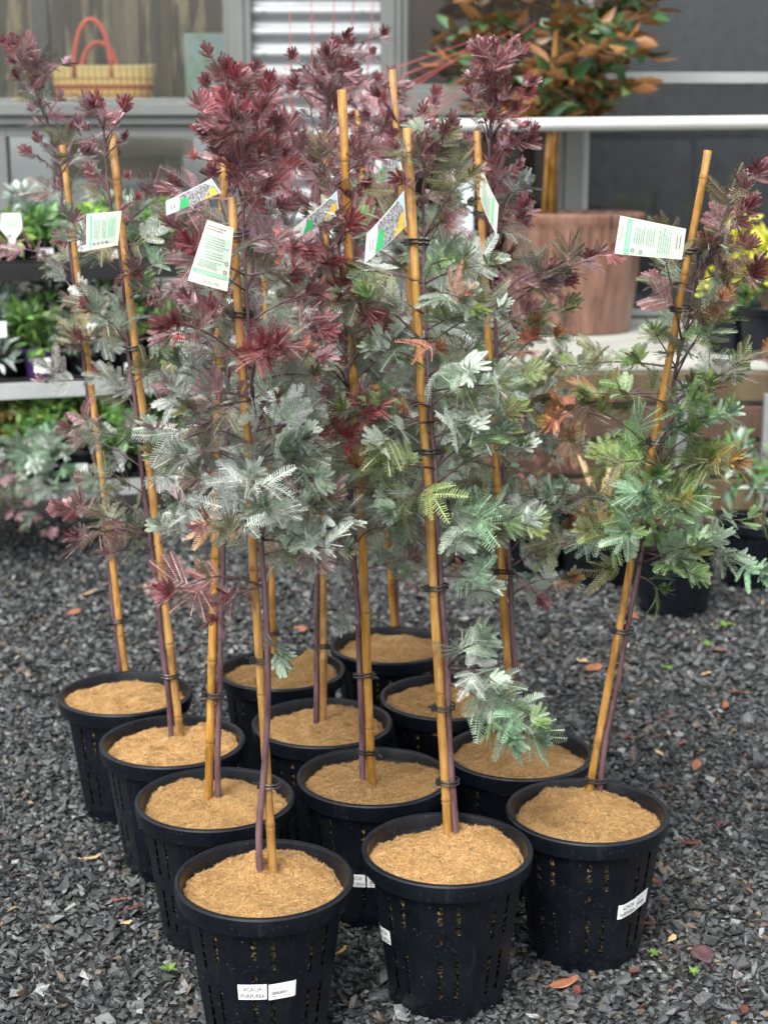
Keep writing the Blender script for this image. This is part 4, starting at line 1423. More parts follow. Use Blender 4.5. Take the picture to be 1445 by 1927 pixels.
xj = [-4.6, xb(-15), xb(14), xb(433), xb(475), xb(716), xb(755), xb(1066), xb(1098), xb(1900), 3.6]
z_s0, z_s1 = zb(234), zb(193)
Z0 = 0.0
f = MB()     # posts
for a, b in ((xj[3], xj[4]), (xj[5], xj[6])):
    sbox(f, a, b, YB - .04, YB + .10, Z0, ZT)
    w = b - a
    sbox(f, a + w * .32, b - w * .32, YB - .055, YB - .041, Z0, ZT)
f.build('post', M['frame'], shop, bevel=.004)
f = MB()
sbox(f, xj[7], xj[8], YB - .04, YB + .10, 0.76, ZT)
f.build('post', M['frame'], shop, bevel=.004)
# head fascia and lower wall
f = MB()
sbox(f, xj[0], xj[10], YB - .25, YB + .14, ZT, ZT + .28)
f.build('fascia', M['frame'], shop, bevel=.006)
f = MB()
sbox(f, xj[0], xj[3], YB - .02, YB + .1, 0, .95)
sbox(f, xj[6], xj[7], YB - .02, YB + .1, .0, .75)
f.build('base_wall', M['dark'], shop)


def window(x0, x1, z0, z1, glass, fr='frame', t=.05, trans=()):
    w = MB()
    sbox(w, x0, x0 + t, YB - .02, YB + .06, z0, z1)
    sbox(w, x1 - t, x1, YB - .02, YB + .06, z0, z1)
    sbox(w, x0 + t, x1 - t, YB - .02, YB + .06, z0, z0 + t)
    sbox(w, x0 + t, x1 - t, YB - .02, YB + .06, z1 - t, z1)
    for zt, h, pr in trans:
        sbox(w, x0 + t, x1 - t, YB - .03 - pr, YB + .055, zt - h / 2, zt + h / 2)
    wf = w.build('window', M[fr], shop, bevel=.003)
    p = MB()
    sbox(p, x0 + t * .5, x1 - t * .5, YB + .02, YB + .026, z0 + t * .5, z1 - t * .5)
    p.build('pane', M[glass], wf)
    return wf


window(xj[2] - .08, xj[3] - .002, z_s1 + .002, ZT - .002, 'pane', t=.022)                 # basket window
window(xj[0], xj[2] - .085, z_s1 + .002, ZT - .002, 'pane')
s = MB()
sbox(s, xj[0], xj[3] - .002, YB - .075, YB + .09, z_s0 + .045, z_s1)
sbox(s, xj[0], xj[3] - .002, YB - .05, YB + .09, z_s0, z_s0 + .043)
s.build('sill', M['frame'], shop, bevel=.005)
window(xj[2] - .08, xj[3] - .002, .952, z_s0 - .002, 'pane', t=.06)
window(xj[0], xj[2] - .085, .952, z_s0 - .002, 'pane')
z_r0, z_r1 = zb(217), zb(170)
window(xj[6] + .002, xj[7] - .002, z_r1 + .002, ZT - .002, 'pane', t=.03)
s = MB()
sbox(s, xj[6] + .002, xj[7] - .002, YB - .07, YB + .09, z_r0, z_r1)
s.build('sill', M['frame'], shop, bevel=.005)
window(xj[6] + .002, xj[7] - .002, .752, z_r0 - .002, 'dark_pane', t=.03)
zt_ = zb(146)
wd = window(xj[8] + .002, xj[9], .768, ZT - .002, 'dark_pane', 'pale_frame', t=.035, trans=((zt_, .055, 0.0),))
window(xj[9] + .004, xj[10], .768, ZT - .002, 'dark_pane', 'pale_frame', t=.035, trans=((zt_, .055, 0.0),))
p = MB()
sbox(p, xj[8], xj[10], YB + .12, YB + .13, .77, ZT)
p.build('door_screen', M['screen'], shop)
# corrugated panel
c = MB()
x0, x1 = xj[4] + .002, xj[5] - .002
pitch = (zb(20) - zb(60))
nz = int((ZT - .05) / pitch * 10)
vs_ = []
for k in range(nz + 1):
    z = .05 + (ZT - .06) * k / nz
    ph_ = (z - zb(20)) / pitch
    y = -0.018 * math.copysign(abs(math.cos(2 * math.pi * ph_)) ** 0.6, math.cos(2 * math.pi * ph_)) + 0.02
    vs_ += [(x0, y, z), (x1, y, z)]
c.add(vs_, [(2 * k, 2 * k + 1, 2 * k + 3, 2 * k + 2) for k in range(nz)])
cp = c.build('corrugated_panel', M['galv'], shop, smooth=True)
sc = MB()
for k in range(0, 8):
    z = zb(20) - pitch * (2 * k)
    for x in (x0 + .06, x1 - .09):
        sc.tube([(x, -.006, z), (x, 0.004, z)], .007, 8)
sc.build('screw_heads', M['steel'], cp)
# room behind
r_ = MB()
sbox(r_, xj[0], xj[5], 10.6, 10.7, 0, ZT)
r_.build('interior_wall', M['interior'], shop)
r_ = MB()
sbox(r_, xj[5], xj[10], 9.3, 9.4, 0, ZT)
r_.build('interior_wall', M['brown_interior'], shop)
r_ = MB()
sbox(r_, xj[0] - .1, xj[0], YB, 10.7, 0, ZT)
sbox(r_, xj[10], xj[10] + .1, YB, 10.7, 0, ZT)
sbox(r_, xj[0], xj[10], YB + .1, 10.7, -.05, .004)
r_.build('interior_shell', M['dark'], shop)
r_ = MB()
sbox(r_, xj[0], xj[3], YB + .11, YB + .60, z_s1 - .04, z_s1 + .015)
r_.build('display_ledge', M['dark'], shop)
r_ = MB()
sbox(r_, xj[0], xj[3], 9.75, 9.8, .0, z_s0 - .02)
r_.build('reflection_panel', M['reflection_panel'], shop)  # added board; its pale colour imitates reflection in the lower glass
for (pxa, pxb, yy, mt) in ((205, 262, 9.6, 'tan_reflection'), (300, 322, 9.9, 'tan_reflection'), (60, 90, 9.8, 'dark')):  # added upright strips imitating tan and dark reflections in the upper window
    r_ = MB()
    sbox(r_, xb(pxa, 60, yy), xb(pxb, 60, yy), yy, yy + .08, z_s1 - .02, ZT - .01)
    r_.build('reflection_strip', M[mt], shop)

# basket, picture board, counter behind the glass
bc = PY(196, 190, 8.62)
bk = thing('shopping_basket', "yellow woven basket with red stripe and red looped handles behind the shop window", 'basket', (bc.x, 8.62, z_s1 + .016))
mb = MB()
prof = []
H_, n = .185, 40
for k in range(13):
    t = k / 12
    prof.append((1.0 + .16 * t + .035 * math.sin(t * 3.1), H_ * t))
vs_, fs = [], []
for r0, z in prof + [(1.12, H_ - .004), (1.0, .05)]:
    for q in range(n):
        w = 2 * math.pi * q / n
        ex = abs(math.cos(w)) ** .7 * math.copysign(1, math.cos(w))
        vs_.append((.245 * r0 * ex, .10 * r0 * math.sin(w), z + (.012 * abs(math.cos(w)) ** 3 * (z / H_))))
for i in range(len(prof) + 1):
    for q in range(n):
        e = (q + 1) % n
        fs.append((i * n + q, i * n + e, (i + 1) * n + e, (i + 1) * n + q))
mb.add(vs_, fs)
mb.build('basket_body', M['basket'], bk, smooth=True)
for yy, hh in ((-.105, .285), (.095, .18)):
    h = MB()
    pts = []
    for k in range(17):
        t = k / 16
        pts.append((-.035 + .10 * -math.cos(math.pi * t) * (1 - .1 * math.sin(math.pi * t)), yy, H_ - .05 + hh * math.sin(math.pi * t) ** .75 if 0 < t < 1 else H_ - .06))
    h.tube(pts, .0125, 8)
    h.build('handle', M['handle'], bk, smooth=True)
p0, p1 = PY(350, 195, 8.75), PY(445, 62, 8.75)
mb = MB()
mb.box((p0.x, 8.74, z_s1 + .016), (p1.x, 8.765, p1.z))
o = mb.build('picture_board', M['board'], bevel=.004)
tag(o, "pale teal painted board standing inside the shop window beside the basket", 'board')
ct = thing('display_counter', "cream counter with square legs inside the lower shop window", 'counter', (xb(210, 300, 9.1), 9.1, 0))
a0, a1 = PY(95, 300, 9.1), PY(345, 300, 9.1)
mb = MB()
mb.box((a0.x - ct.location.x, -.02, PY(0, 292, 9.1).z), (a1.x - ct.location.x, .5, PY(0, 258, 9.1).z))
mb.build('counter_top', M['cream'], ct, bevel=.004)
mb = MB()
mb.box((a0.x - ct.location.x + .05, .02, PY(0, 335, 9.1).z), (a1.x - ct.location.x - .1, .04, PY(0, 293, 9.1).z))
mb.build('apron', M['cream'], ct)
for xx in (a0.x - ct.location.x + .01, a1.x - ct.location.x - .09):
    mb = MB()
    mb.box((xx, .0, .005), (xx + .08, .08, PY(0, 293, 9.1).z))
    mb.build('leg', M['cream'], ct)

# ------------------------------------------------------------------ raised terrace, timber wall, handrail
TZ, TY = 0.76, 6.30
xt0, xt1 = PY(925, 690, TY).x, 3.4
mb = MB()
mb.box((xt0, TY, .0), (xt1, YB - .06, TZ - .012))
mb.box((xt0 - .02, TY - .02, TZ - .012), (xt1, YB - .06, TZ + .0))
tag(mb.build('terrace', M['concrete']), kind='structure')
tw = thing('timber_retaining_wall', "brown timber sleeper wall with galvanised posts along the raised terrace", 'retaining wall', (xt0, TY - .025, 0))
zc = TZ - .016
k = 0
while zc > .08:
    h = .135 if k else .12
    b = MB()
    b.box((-.01, -.045, zc - h), (xt1 - xt0, 0.0, zc))
    b.build('sleeper', M['timber' if k in (0, 3) else 'redtimber'], tw, bevel=.006)
    zc -= h + .018
    k += 1
for px in (1272, 1432, 1700, 2050):
    x = PY(px, 850, TY).x - xt0
    b = MB()
    b.box((x - .022, -.085, 0), (x + .022, -.047, TZ - .05 if px < 1400 else TZ - .1))
    b.build('post', M['steel'], tw, bevel=.003)
RZ = PY(1200, 232, TY + .1).z
hr = thing('handrail', "pale tubular steel handrail running in front of the bronze-leaved magnolia", 'handrail', (PY(800, 235, TY + .1).x, TY + .1, TZ))
x_end = 3.3
b = MB()
b.tube([(0, 0, RZ - TZ - .008), (x_end * .5 - .1, 0, RZ - TZ + .008), (x_end - hr.location.x, 0, RZ - TZ + .03)], .027, 14)
b.build('rail', M['rail'], hr, smooth=True, sharp=60)
for xx in (PY(1650, 400, TY + .1).x, PY(2200, 400, TY + .1).x):
    b = MB()
    b.tube([(xx - hr.location.x, 0, 0), (xx - hr.location.x, 0, RZ - TZ - .012)], .021, 12)
    b.build('post', M['rail'], hr, smooth=True, sharp=60)
bp = thing('square_post', "pale blue-grey square post behind the plume wattle, capped below the handrail", 'post', (PY(868, 480, TY - .12).x, TY - .17, 0))
b = MB()
zt2 = PY(868, 318, TY - .17).z
b.box((-.042, -.042, 0), (.042, .042, zt2 - .012))
b.build('shaft', M['bluepost'], bp, bevel=.006)
b = MB()
b.box((-.046, -.046, zt2 - .011), (.046, .046, zt2))
b.build('cap', M['bluepost'], bp, bevel=.004)

# ------------------------------------------------------------------ magnolia in the copper planter
pc = PZ(1078, 612, TZ)
pl_y = 7.68
px_ = PY(1076, 520, pl_y).x
pw = (PY(1205, 500, pl_y).x - PY(947, 500, pl_y).x) / 2
ph2 = PY(1076, 402, pl_y - pw * .8).z - TZ
pt = thing('copper_planter', "large streaky copper-brown planter tub on the raised terrace", 'planter', (px_, pl_y, TZ))
mb = MB()
mb.lathe([(0, .004), (pw * .84, .004), (pw * .86, .02), (pw * .95, ph2 * .45), (pw * .985, ph2 * .85), (pw * 1.0, ph2 * .9), (pw * 1.03, ph2 * .93), (pw * 1.03, ph2 * .985), (pw * 1.0, ph2), (pw * .93, ph2 * .99), (pw * .9, ph2 * .8)], 64)
mb.build('tub', M['copper'], pt, smooth=True, sharp=45)
mb = MB()
mb.lathe([(0, ph2 * .9), (pw * .93, ph2 * .9)], 40)
mb.build('potting_mix', M['soil'], pt)
mg = thing('magnolia_tree', "young magnolia with glossy leaves and rusty brown undersides in the copper planter", 'tree', (px_ - .03, pl_y, TZ + ph2 * .9))
mgo = Vector((px_ - .03, pl_y, TZ + ph2 * .9))
tk = MB()
c_top = PY(1062, -60, pl_y) - mgo
c_bot = PY(1028, 405, pl_y) - mgo
tk.tube([Vector((c_bot.x + .03, 0, -.05)), c_bot.lerp(c_top, .3) + Vector((.03, 0, 0)), c_bot.lerp(c_top, .6) + Vector((.02, .02, 0)), c_top], [.02, .018, .014, .007], 8)
tips_ = []
rr = random.Random(21)
for k in range(64):
    t = rr.uniform(.27, 1.15)
    p = c_bot.lerp(c_top, t) + Vector((.02, 0, 0))
    a = k * 2.4 + rr.uniform(-.3, .3)
    l = rr.uniform(.22, .54) * (1.0 if t > .42 else .7)
    e = p + Vector((math.cos(a) * l, math.sin(a) * l * .8, rr.uniform(-.02, .26)))
    if e.x > .62: e.x = .62
    tk.tube([p, p.lerp(e, .5) + Vector((0, 0, .02)), e], [.007, .005, .003], 6)
    tips_ += [e, p.lerp(e, .62), p.lerp(e, .85)]
tk.build('trunk', M['twig'], mg, smooth=True)
pos, dr, nm = [], [], []
for p in tips_:
    for k in range(rr.choice((5, 6, 7))):
        a = rr.uniform(0, 6.28)
        d = Vector((math.cos(a), math.sin(a), rr.uniform(-.35, .9)))
        pos.append(tuple(p + d * .012))
        dr.append(tuple(d))
        nm.append((rr.gauss(0, .5), rr.gauss(.12, .6), rr.gauss(.25, .5)))
n = len(pos)
me = leaf_mesh('foliage', np.array(pos), np.array(dr), np.array(nm), rng.uniform(.095, .165, n), rng.uniform(.042, .066, n),
               pick([(.03, .085, .028), (.05, .12, .045), (.07, .14, .06), (.11, .17, .06)], n), fold=.35, curl=.18)
link('foliage', me, M['magnolia'], mg)
for k, (ax0, ax1) in enumerate((((1022, 412), (1046, 60)), ((1036, 412), (1050, -40)))):
    cb = MB()
    p0, p1 = PY(*ax0, pl_y - .03) - mgo, PY(*ax1, pl_y - .03) - mgo
    cb.tube([p0 + Vector((0, 0, -.06)), p0.lerp(p1, .33), p0.lerp(p1, .335), p0.lerp(p1, .34), p1], [.014, .013, .015, .013, .012], 10)
    cb.build('stake', M['bamboo'], mg, smooth=True)

# ------------------------------------------------------------------ plant stand with three tiers of small stock
YAW = R(20)
SA = Vector((-1.277, 6.15, 0))
SU, SV = Vector((math.cos(YAW), math.sin(YAW), 0)), Vector((-math.sin(YAW), math.cos(YAW), 0))
st = thing('plant_stand', "three-tier metal plant stand with pale front rails, loaded with small pots", 'plant stand', tuple(SA), YAW)
TIERS = (.285, .705, 1.17)
S0, S1, DP = -1.15, .74, .52
for z in TIERS:
    b = MB()
    b.box((S0, -.018, z - .045), (S1, .0, z + .02))
    b.box((S0, .0, z - .045), (S1, .03, z - .041))
    b.build('front_rail', M['tie' if z > .9 else 'shelf_rail'], st, bevel=.003)
    b = MB()
    b.box((S0, .031, z - .03), (S1, DP, z - .012))
    b.box((S0, .031, z - .012), (S1, .036, z + .035))
    b.build('tray', M['tie'], st)
for s_ in (S0 + .02, S1 - .06):
    for d_ in (.04, DP - .05):
        b = MB()
        b.box((s_, d_, 0), (s_ + .04, d_ + .04, TIERS[2] - .05))
        b.build('leg', M['steel'], st, bevel=.003)


def small_pot_mesh(r, h, name='pot'):
    mb = MB()
    prof = [(0, .003), (r * .74, .003), (r * .76, .01), (r * .93, h * .84), (r, h * .85), (r * 1.02, h * .985), (r, h), (r * .94, h * .985), (r * .9, h * .8), (0, h * .86)]
    mb.lathe(prof, 28)
    return mb


def flat_label(parent, w, h, x, y, z, kind, tilt=0.0):
    """pot label: white card, some with a red or orange picture, some bow-shaped"""
    mb = MB()

    def q(u, v, l=0.0): return (x + u, y - l + tilt * v, z + v)
    if kind == 'bow':
        out = [(-.12, 0), (.12, 0), (.16, .2), (.5, .52), (.42, 1.0), (-.42, 1.0), (-.5, .52), (-.16, .2)]
    elif kind == 'spike':
        out = [(-.2, 0), (.2, 0), (.3, .35), (.5, .5), (.46, .9), (.2, 1.0), (-.2, .95), (-.5, .8), (-.42, .45)]
    else:
        out = [(-.46, 0), (.46, 0), (.5, .06), (.5, .94), (.46, 1), (-.46, 1), (-.5, .94), (-.5, .06)]
    k = len(out)
    mb.add([q(a * w, b_ * h) for a, b_ in out] + [q(a * w, b_ * h, -.001) for a, b_ in out], [tuple(range(k)), tuple(reversed(range(k, 2 * k)))] + [(i, (i + 1) % k, k + (i + 1) % k, k + i) for i in range(k)])
    lb = mb.build('label', M['white'], parent)
    if kind in ('spike', 'picture', 'bow'):
        m2 = MB()
        a, b0_, b1_ = (.3, .55, .85) if kind != 'picture' else (.38, .12, .6)
        m2.add([q(-a * w, b0_ * h, .0015), q(a * w, b0_ * h, .0015), q(a * w, b1_ * h, .0015), q(-a * w, b1_ * h, .0015)], [(0, 1, 2, 3)])
        m2.build('label_picture', M['red_print' if kind != 'bow' else 'mint'], lb)
    return lb


def stock(s, d, tier, label, r, h, potm, cols, frad, nleaf, L, Wd, lab=None, droop=0.0, up=.5, name='potted_plant', cat='potted plant', lz=None):
    base = SA + SU * s + SV * d + Vector((0, 0, TIERS[tier] - .012))
    t = thing(name, label, cat, tuple(base), YAW * .6, 'small plants on the tiered stand')
    small_pot_mesh(r, h).build('pot', M[potm], t, smooth=True, sharp=40)
    frad = tuple(q * 1.18 for q in frad)
    nleaf = int(nleaf * 1.5)
    c = (0, -.03, h + frad[2] * .7)
    sm = MB()
    stems_to(sm, (0, 0, h * .85), c, frad, 7, .0028)
    sm.build('stem', M['twig'], t)
    bush('foliage', M['leaf'], t, c, frad, nleaf, L, Wd, cols, up=up)
    if lab: flat_label(t, lab[1], lab[2], lab[3], -r * 1.06 - (.004 if lab[4] < h * .6 else frad[1] * .8), lab[4], lab[0], .06)
    return t


LIMEG = [(.17, .32, .055), (.23, .39, .07), (.11, .23, .045)]
MIDG = [(.10, .23, .06), (.15, .31, .09), (.07, .17, .05)]
SILV = [(.42, .50, .46), (.27, .35, .31), (.52, .58, .55)]
GRYG = [(.20, .29, .23), (.28, .37, .31), (.14, .21, .15), (.36, .43, .38)]
RUST = [(.28, .17, .07), (.20, .22, .07), (.36, .22, .09)]
TEAL = [(.25, .43, .38), (.34, .52, .45), (.17, .28, .23)]

# top tier
top = [(-.43, .10, "bright green seedling behind the first white bow label on the top tier", LIMEG, ('bow', .085, .11, .0, .10)), (-.30, .14, "leafy green seedling with a tall bow-shaped white label on the top tier", LIMEG, ('bow', .09, .13, .01, .11)),
       (-.17, .10, "yellow-green seedling beside the thin wattle's cane on the top tier", LIMEG, ('bow', .085, .12, .0, .11)), (-.04, .13, "mid green seedling on the top tier behind the icon-row plant tag", MIDG, ('card', .06, .06, .0, .03)),
       (.10, .10, "lime seedling with a pale pot card on the top tier, next to the black crates", LIMEG, ('card', .07, .06, .0, .08)), (.25, .14, "dark green seedling toward the corrugated panel on the top tier", MIDG, ('card', .06, .05, .0, .03)), (.42, .12, "bright green seedling tucked near the end of the top tier", LIMEG, ('card', .06, .05, .0, .03)), (-.60, .12, "bright green seedling partly out of view on the top tier", LIMEG, ('bow', .08, .1, .0, .1))]
for (s_, d_, lb, cl, la) in top:
    stock(s_, d_, 2, lb, .062, .115, 'pot', cl, (.075, .07, .075), 150, .045, .026, la)
# middle tier
mid = [(-.56, .08, "rust-leaved plant with stacked orange and white labels on the middle tier", .07, .14, 'pot', RUST, (.09, .08, .10), ('picture', .075, .11, .0, .13)), (-.43, .11, "yellow-green plant in black pot with small white pot sticker, middle tier", .07, .14, 'pot', LIMEG, (.09, .08, .09), ('card', .06, .05, -.01, .04)),
       (-.08, .09, "green plant in a purple pot with a white sticker, middle tier", .078, .16, 'purple', MIDG + LIMEG, (.11, .09, .11), ('card', .065, .06, .0, .065)), (-.25, .12, "silver-leaved plant with a big white card, next to the purple pot", .07, .14, 'pot', SILV, (.12, .1, .13), ('card', .085, .06, .0, .22)), (.10, .10, "grey-green plant with folded white and green cards on the middle tier", .07, .14, 'pot', GRYG, (.12, .1, .13), ('card', .07, .07, .0, .20)),
       (.28, .12, "yellow-tinged green plant behind the grey slender wattle on the middle tier", .07, .14, 'pot', LIMEG + MIDG, (.11, .1, .12), ('card', .05, .045, .0, .04)), (.47, .1, "mid green plant near the far end of the middle tier", .07, .14, 'pot', MIDG, (.1, .1, .12), ('picture', .06, .08, .0, .16)), (-.36, .3, "silver shrub standing behind the purple pot on the middle tier", .08, .16, 'pot', SILV, (.12, .1, .15), ('card', .1, .075, .02, .27))]
for (s_, d_, lb, r_, h_, pm, cl, fr, la) in mid:
    stock(s_, d_, 1, lb, r_, h_, pm, cl, fr, 230, .05, .022, la)
# low tier
low = [(-.58, .10, "teal-leaved trailing plant at the outer end of the bottom tier", .08, .15, 'pot', TEAL + LIMEG, (.13, .1, .12), None, 0.0, 'potted_plant'), (-.44, .12, "blue-green plant in a terracotta pot on the bottom tier", .075, .14, 'terracotta', TEAL + GRYG, (.12, .1, .13), ('card', .05, .04, .0, .04), 0.0, 'potted_plant'), (-.28, .14, "green and rust plant with a red and white tab label on the bottom tier", .08, .15, 'pot', LIMEG + RUST, (.13, .1, .12), ('spike', .045, .085, .0, .06), 0.0, 'potted_plant'),
       (-.12, .12, "lush green plant with a square white and orange label on the bottom tier", .08, .15, 'pot', LIMEG + MIDG, (.13, .1, .13), ('picture', .07, .075, .01, .16), 0.0, 'potted_plant'), (.06, .12, "fresh green trailing plant beside the thin wattle's cane on the bottom tier", .08, .15, 'pot', MIDG + LIMEG, (.14, .1, .13), ('card', .055, .05, .0, .05), 0.0, 'potted_plant'), (.20, .06, "green plant with a tall spoon-shaped red and white label on the bottom tier", .08, .15, 'pot', MIDG + LIMEG, (.1, .1, .12), ('spike', .055, .19, .01, .07), 0.0, 'potted_plant'), (.38, .12, "dark green plant at the wattle group's side of the bottom tier", .08, .15, 'pot', MIDG, (.13, .1, .13), None, 0.0, 'potted_plant')]
for (s_, d_, lb, r_, h_, pm, cl, fr, la, dr_, nm_) in low:
    stock(s_, d_, 0, lb, r_, h_, pm, cl, fr, 330, .042, .024, la, dr_)

back = [(-.50, .34, 2, "dark shrub in the rear row of the top tier, behind the bow labels", MIDG), (-.05, .36, 2, "silver shrub in the rear row of the top tier", SILV), (.33, .36, 2, "grey-green shrub in the rear row of the top tier near the panel", GRYG),
        (-.62, .32, 1, "green shrub in the rear row of the middle tier, outer end", MIDG), (-.16, .34, 1, "pale silver shrub in the rear row of the middle tier", SILV), (.04, .33, 1, "grey-green shrub in the rear row of the middle tier", GRYG), (.22, .34, 1, "lime shrub in the rear row of the middle tier", LIMEG), (.40, .34, 1, "teal shrub in the rear row of the middle tier", TEAL),
        (-.50, .36, 0, "dark green shrub in the rear row of the bottom tier, outer end", MIDG), (-.20, .36, 0, "lime shrub in the rear row of the bottom tier", LIMEG), (.02, .36, 0, "grey-green shrub in the rear row of the bottom tier", GRYG), (.28, .36, 0, "mid green shrub in the rear row of the bottom tier", MIDG + LIMEG)]
for (s_, d_, tr_, lb, cl) in back:
    stock(s_, d_, tr_, lb, .085, .16, 'pot', cl, (.13, .1, .15) if tr_ < 2 else (.11, .09, .08), 260, .05, .026)

# grey wattle seedlings spilling over the bottom rail
for (s_, lb, ends, cl) in ((-.50, "grey wattle seedling sprawling over the bottom rail, pink dead tip hanging", ((5, 960), (60, 930), (40, 990), (-30, 940), (20, 900), (90, 1000)), (SMOKY + ['sage'], ['mauve', 'plum', 'sage'])),
                           (-.22, "blue-green wattle seedling arching up beside the thin cane on the bottom tier", ((120, 850), (165, 830), (100, 920), (70, 880), (140, 900), (30, 930), (150, 960)), (['bluegreen', 'sage', 'silver'], ['bluegreen', 'silver']))):
    bp_ = SA + SU * s_ + SV * .06 + Vector((0, 0, TIERS[0] - .012))
    t = thing('wattle_seedling', lb, 'potted plant', tuple(bp_), 0, 'small plants on the tiered stand')
    small_pot_mesh(.055, .11).build('pot', M['pot'], t, smooth=True, sharp=40)
    W = Wattle(int(900 + s_ * 100))
    for (ex, ey) in ends:
        e = PY(ex, ey, bp_.y - random.uniform(.1, .3)) - bp_
        W.branch((0, 0, .10), e, .45, .003, cl[0], cl[1], .06, dens=.022)
    W.mb.build('stem', M['stem'], t, smooth=True)
    W.foliage(t)

# ------------------------------------------------------------------ red-stemmed maple behind the group
mp_b = PY(690, 560, 6.6)
mp = thing('red_stemmed_maple', "bare coral-red maple stems fanning out above the wattles toward the brown window", 'shrub', (mp_b.x, 6.6, 0))
mpo = Vector((mp_b.x, 6.6, 0))
small_pot_mesh(.16, .3).build('pot', M['pot'], mp, smooth=True, sharp=40)
mb = MB()
rr = random.Random(8)
fan = [((700, 330), (735, 130, .06), (890, 75, .05)), ((705, 320), (760, 140, 0), (960, 60, 0)), ((700, 330), (745, 170, .02), (905, 85, 0)), ((710, 310), (800, 200, 0), (1010, 40, -.05)), ((690, 300), (690, 150, 0), (705, -30, 0)), ((670, 310), (660, 120, 0), (668, -60, 0)),
       ((650, 320), (590, 160, 0), (585, -20, 0)), ((640, 330), (550, 200, .02), (545, 20, 0)), ((655, 330), (625, 130, 0), (630, -40, 0)), ((700, 340), (790, 230, 0), (880, 150, 0)), ((640, 360), (560, 280, 0), (535, 120, 0)), ((715, 330), (780, 250, 0), (930, 120, 0)), ((700, 350), (720, 200, 0), (860, 110, 0))]
for (a, m_, e) in fan:
    p0 = PY(*a, 6.6) - mpo
    p1 = PY(m_[0], m_[1], 6.6 + m_[2]) - mpo
    p2 = PY(e[0], e[1], 6.6 + e[2]) - mpo
    b0 = Vector((rr.uniform(-.04, .04), rr.uniform(-.04, .04), .26))
    pts = [b0, b0.lerp(p0, .5) + Vector((rr.uniform(-.05, .05), 0, 0)), p0, p0.lerp(p1, .5), p1, p1.lerp(p2, .5), p2]
    mb.tube(pts, [.010, .008, .005, .0042, .0034, .0027, .0016], 7)
mb.build('stem', M['redtwig'], mp, smooth=True)

# ------------------------------------------------------------------ pots in front of the terrace, and on it
def ground_pot(px, py, Y, r, h, label, plant, name='potted_plant', z0=0.0):
    p = PY(px, py, Y)
    t = thing(name, label, 'potted plant', (p.x, Y, z0), random.uniform(0, 6), None)
    small_pot_mesh(r, h).build('pot', M['pot'], t, smooth=True, sharp=40)
    plant(t, h)
    return t


def bare(t, h):
    mb = MB()
    rr = random.Random(4)
    for k in range(9):
        a = rr.uniform(0, 6.28)
        e = Vector((math.cos(a) * rr.uniform(.03, .13), math.sin(a) * rr.uniform(.03, .1), h + rr.uniform(.12, .3)))
        mb.tube([(rr.uniform(-.02, .02), 0, h * .8), Vector((e.x * .3, e.y * .3, h + .08)), e], [.009, .007, .003], 6)
    mb.build('stem', M['dead_tan'], t, smooth=True)
    bush('dry_leaves', M['leaf'], t, (0, 0, h * .93), (.13, .13, .03), 110, .05, .03, [(.3, .13, .07), (.38, .2, .11), (.2, .09, .05)], clumps=12)


def redbush(t, h):
    mb = MB()
    stems_to(mb, (0, 0, h * .85), (0, 0, h + .2), (.16, .14, .22), 12, .004)
    mb.build('stem', M['twig'], t)
    bush('foliage', M['leaf'], t, (0, 0, h + .24), (.17, .14, .2), 240, .05, .018, [(.30, .10, .10), (.22, .07, .075), (.36, .18, .16), (.18, .14, .06)], clumps=12)


def greybush(t, h):
    mb = MB()
    stems_to(mb, (0, 0, h * .85), (0, 0, h + .18), (.16, .14, .18), 9, .004)
    mb.build('stem', M['twig'], t)
    bush('foliage', M['leaf'], t, (0, 0, h + .16), (.18, .15, .17), 260, .055, .02, GRYG + MIDG, clumps=9)


def yellow(t, h):
    mb = MB()
    rr = random.Random(int(t.location.x * 100))
    for k in range(10):
        e = Vector((rr.uniform(-.13, .13), rr.uniform(-.1, .1), h + rr.uniform(.12, .36)))
        mb.tube([(0, 0, h * .8), (e.x * .5, e.y * .5, h + .1), e], [.004, .003, .002], 5)
        pos = np.array([tuple(e + Vector((rr.gauss(0, .02), rr.gauss(0, .02), rr.gauss(-.02, .032)))) for q in range(26)])
        n = len(pos)
        me = leaf_mesh('flower_head', pos, rng.normal(size=(n, 3)) + [0, 0, .5], rng.normal(size=(n, 3)), np.full(n, .05), np.full(n, .036), pick([(.66, .62, .04), (.74, .70, .10), (.55, .56, .05)], n))
        link('flower_head', me, M['leaf'], t)
    mb.build('stem', M['twig'], t)
    bush('foliage', M['leaf'], t, (0, 0, h + .08), (.12, .1, .1), 90, .045, .02, MIDG, clumps=6)


ground_pot(1128, 1000, 5.75, .165, .27, "black pot holding bare tan stems over dry brown leaf litter, before the sleepers", bare)
ground_pot(1270, 1040, 5.35, .16, .28, "black tub with grey-green shrub and a white label behind the leaning-cane wattle", greybush)
ground_pot(1420, 1040, 5.7, .15, .26, "black tub with grey shrub beside the end post of the sleeper wall", greybush)
ground_pot(1010, 960, 5.9, .15, .27, "pink-red leafed shrub in a black pot where the terrace wall begins", redbush)
ground_pot(900, 950, 5.95, .15, .27, "rosy leafed shrub in a black pot beside the pale blue post", redbush)
ground_pot(560, 900, 6.3, .15, .28, "grey leafed shrub in a black pot below the corrugated panel", greybush)
ground_pot(1370, 640, 6.75, .10, .17, "yellow flowering plant in a black pot on the terrace, beside the leaning cane", yellow, z0=TZ)
ground_pot(1440, 640, 6.62, .13, .22, "taller yellow flowering plant in the bigger black pot on the terrace edge", yellow, z0=TZ)
ground_pot(1590, 640, 6.8, .13, .22, "yellow flowering plant in a black pot farther along the terrace", yellow, z0=TZ)
# white card on the tub
o = bpy.data.objects
lab_p = PY(1310, 1008, 5.17)
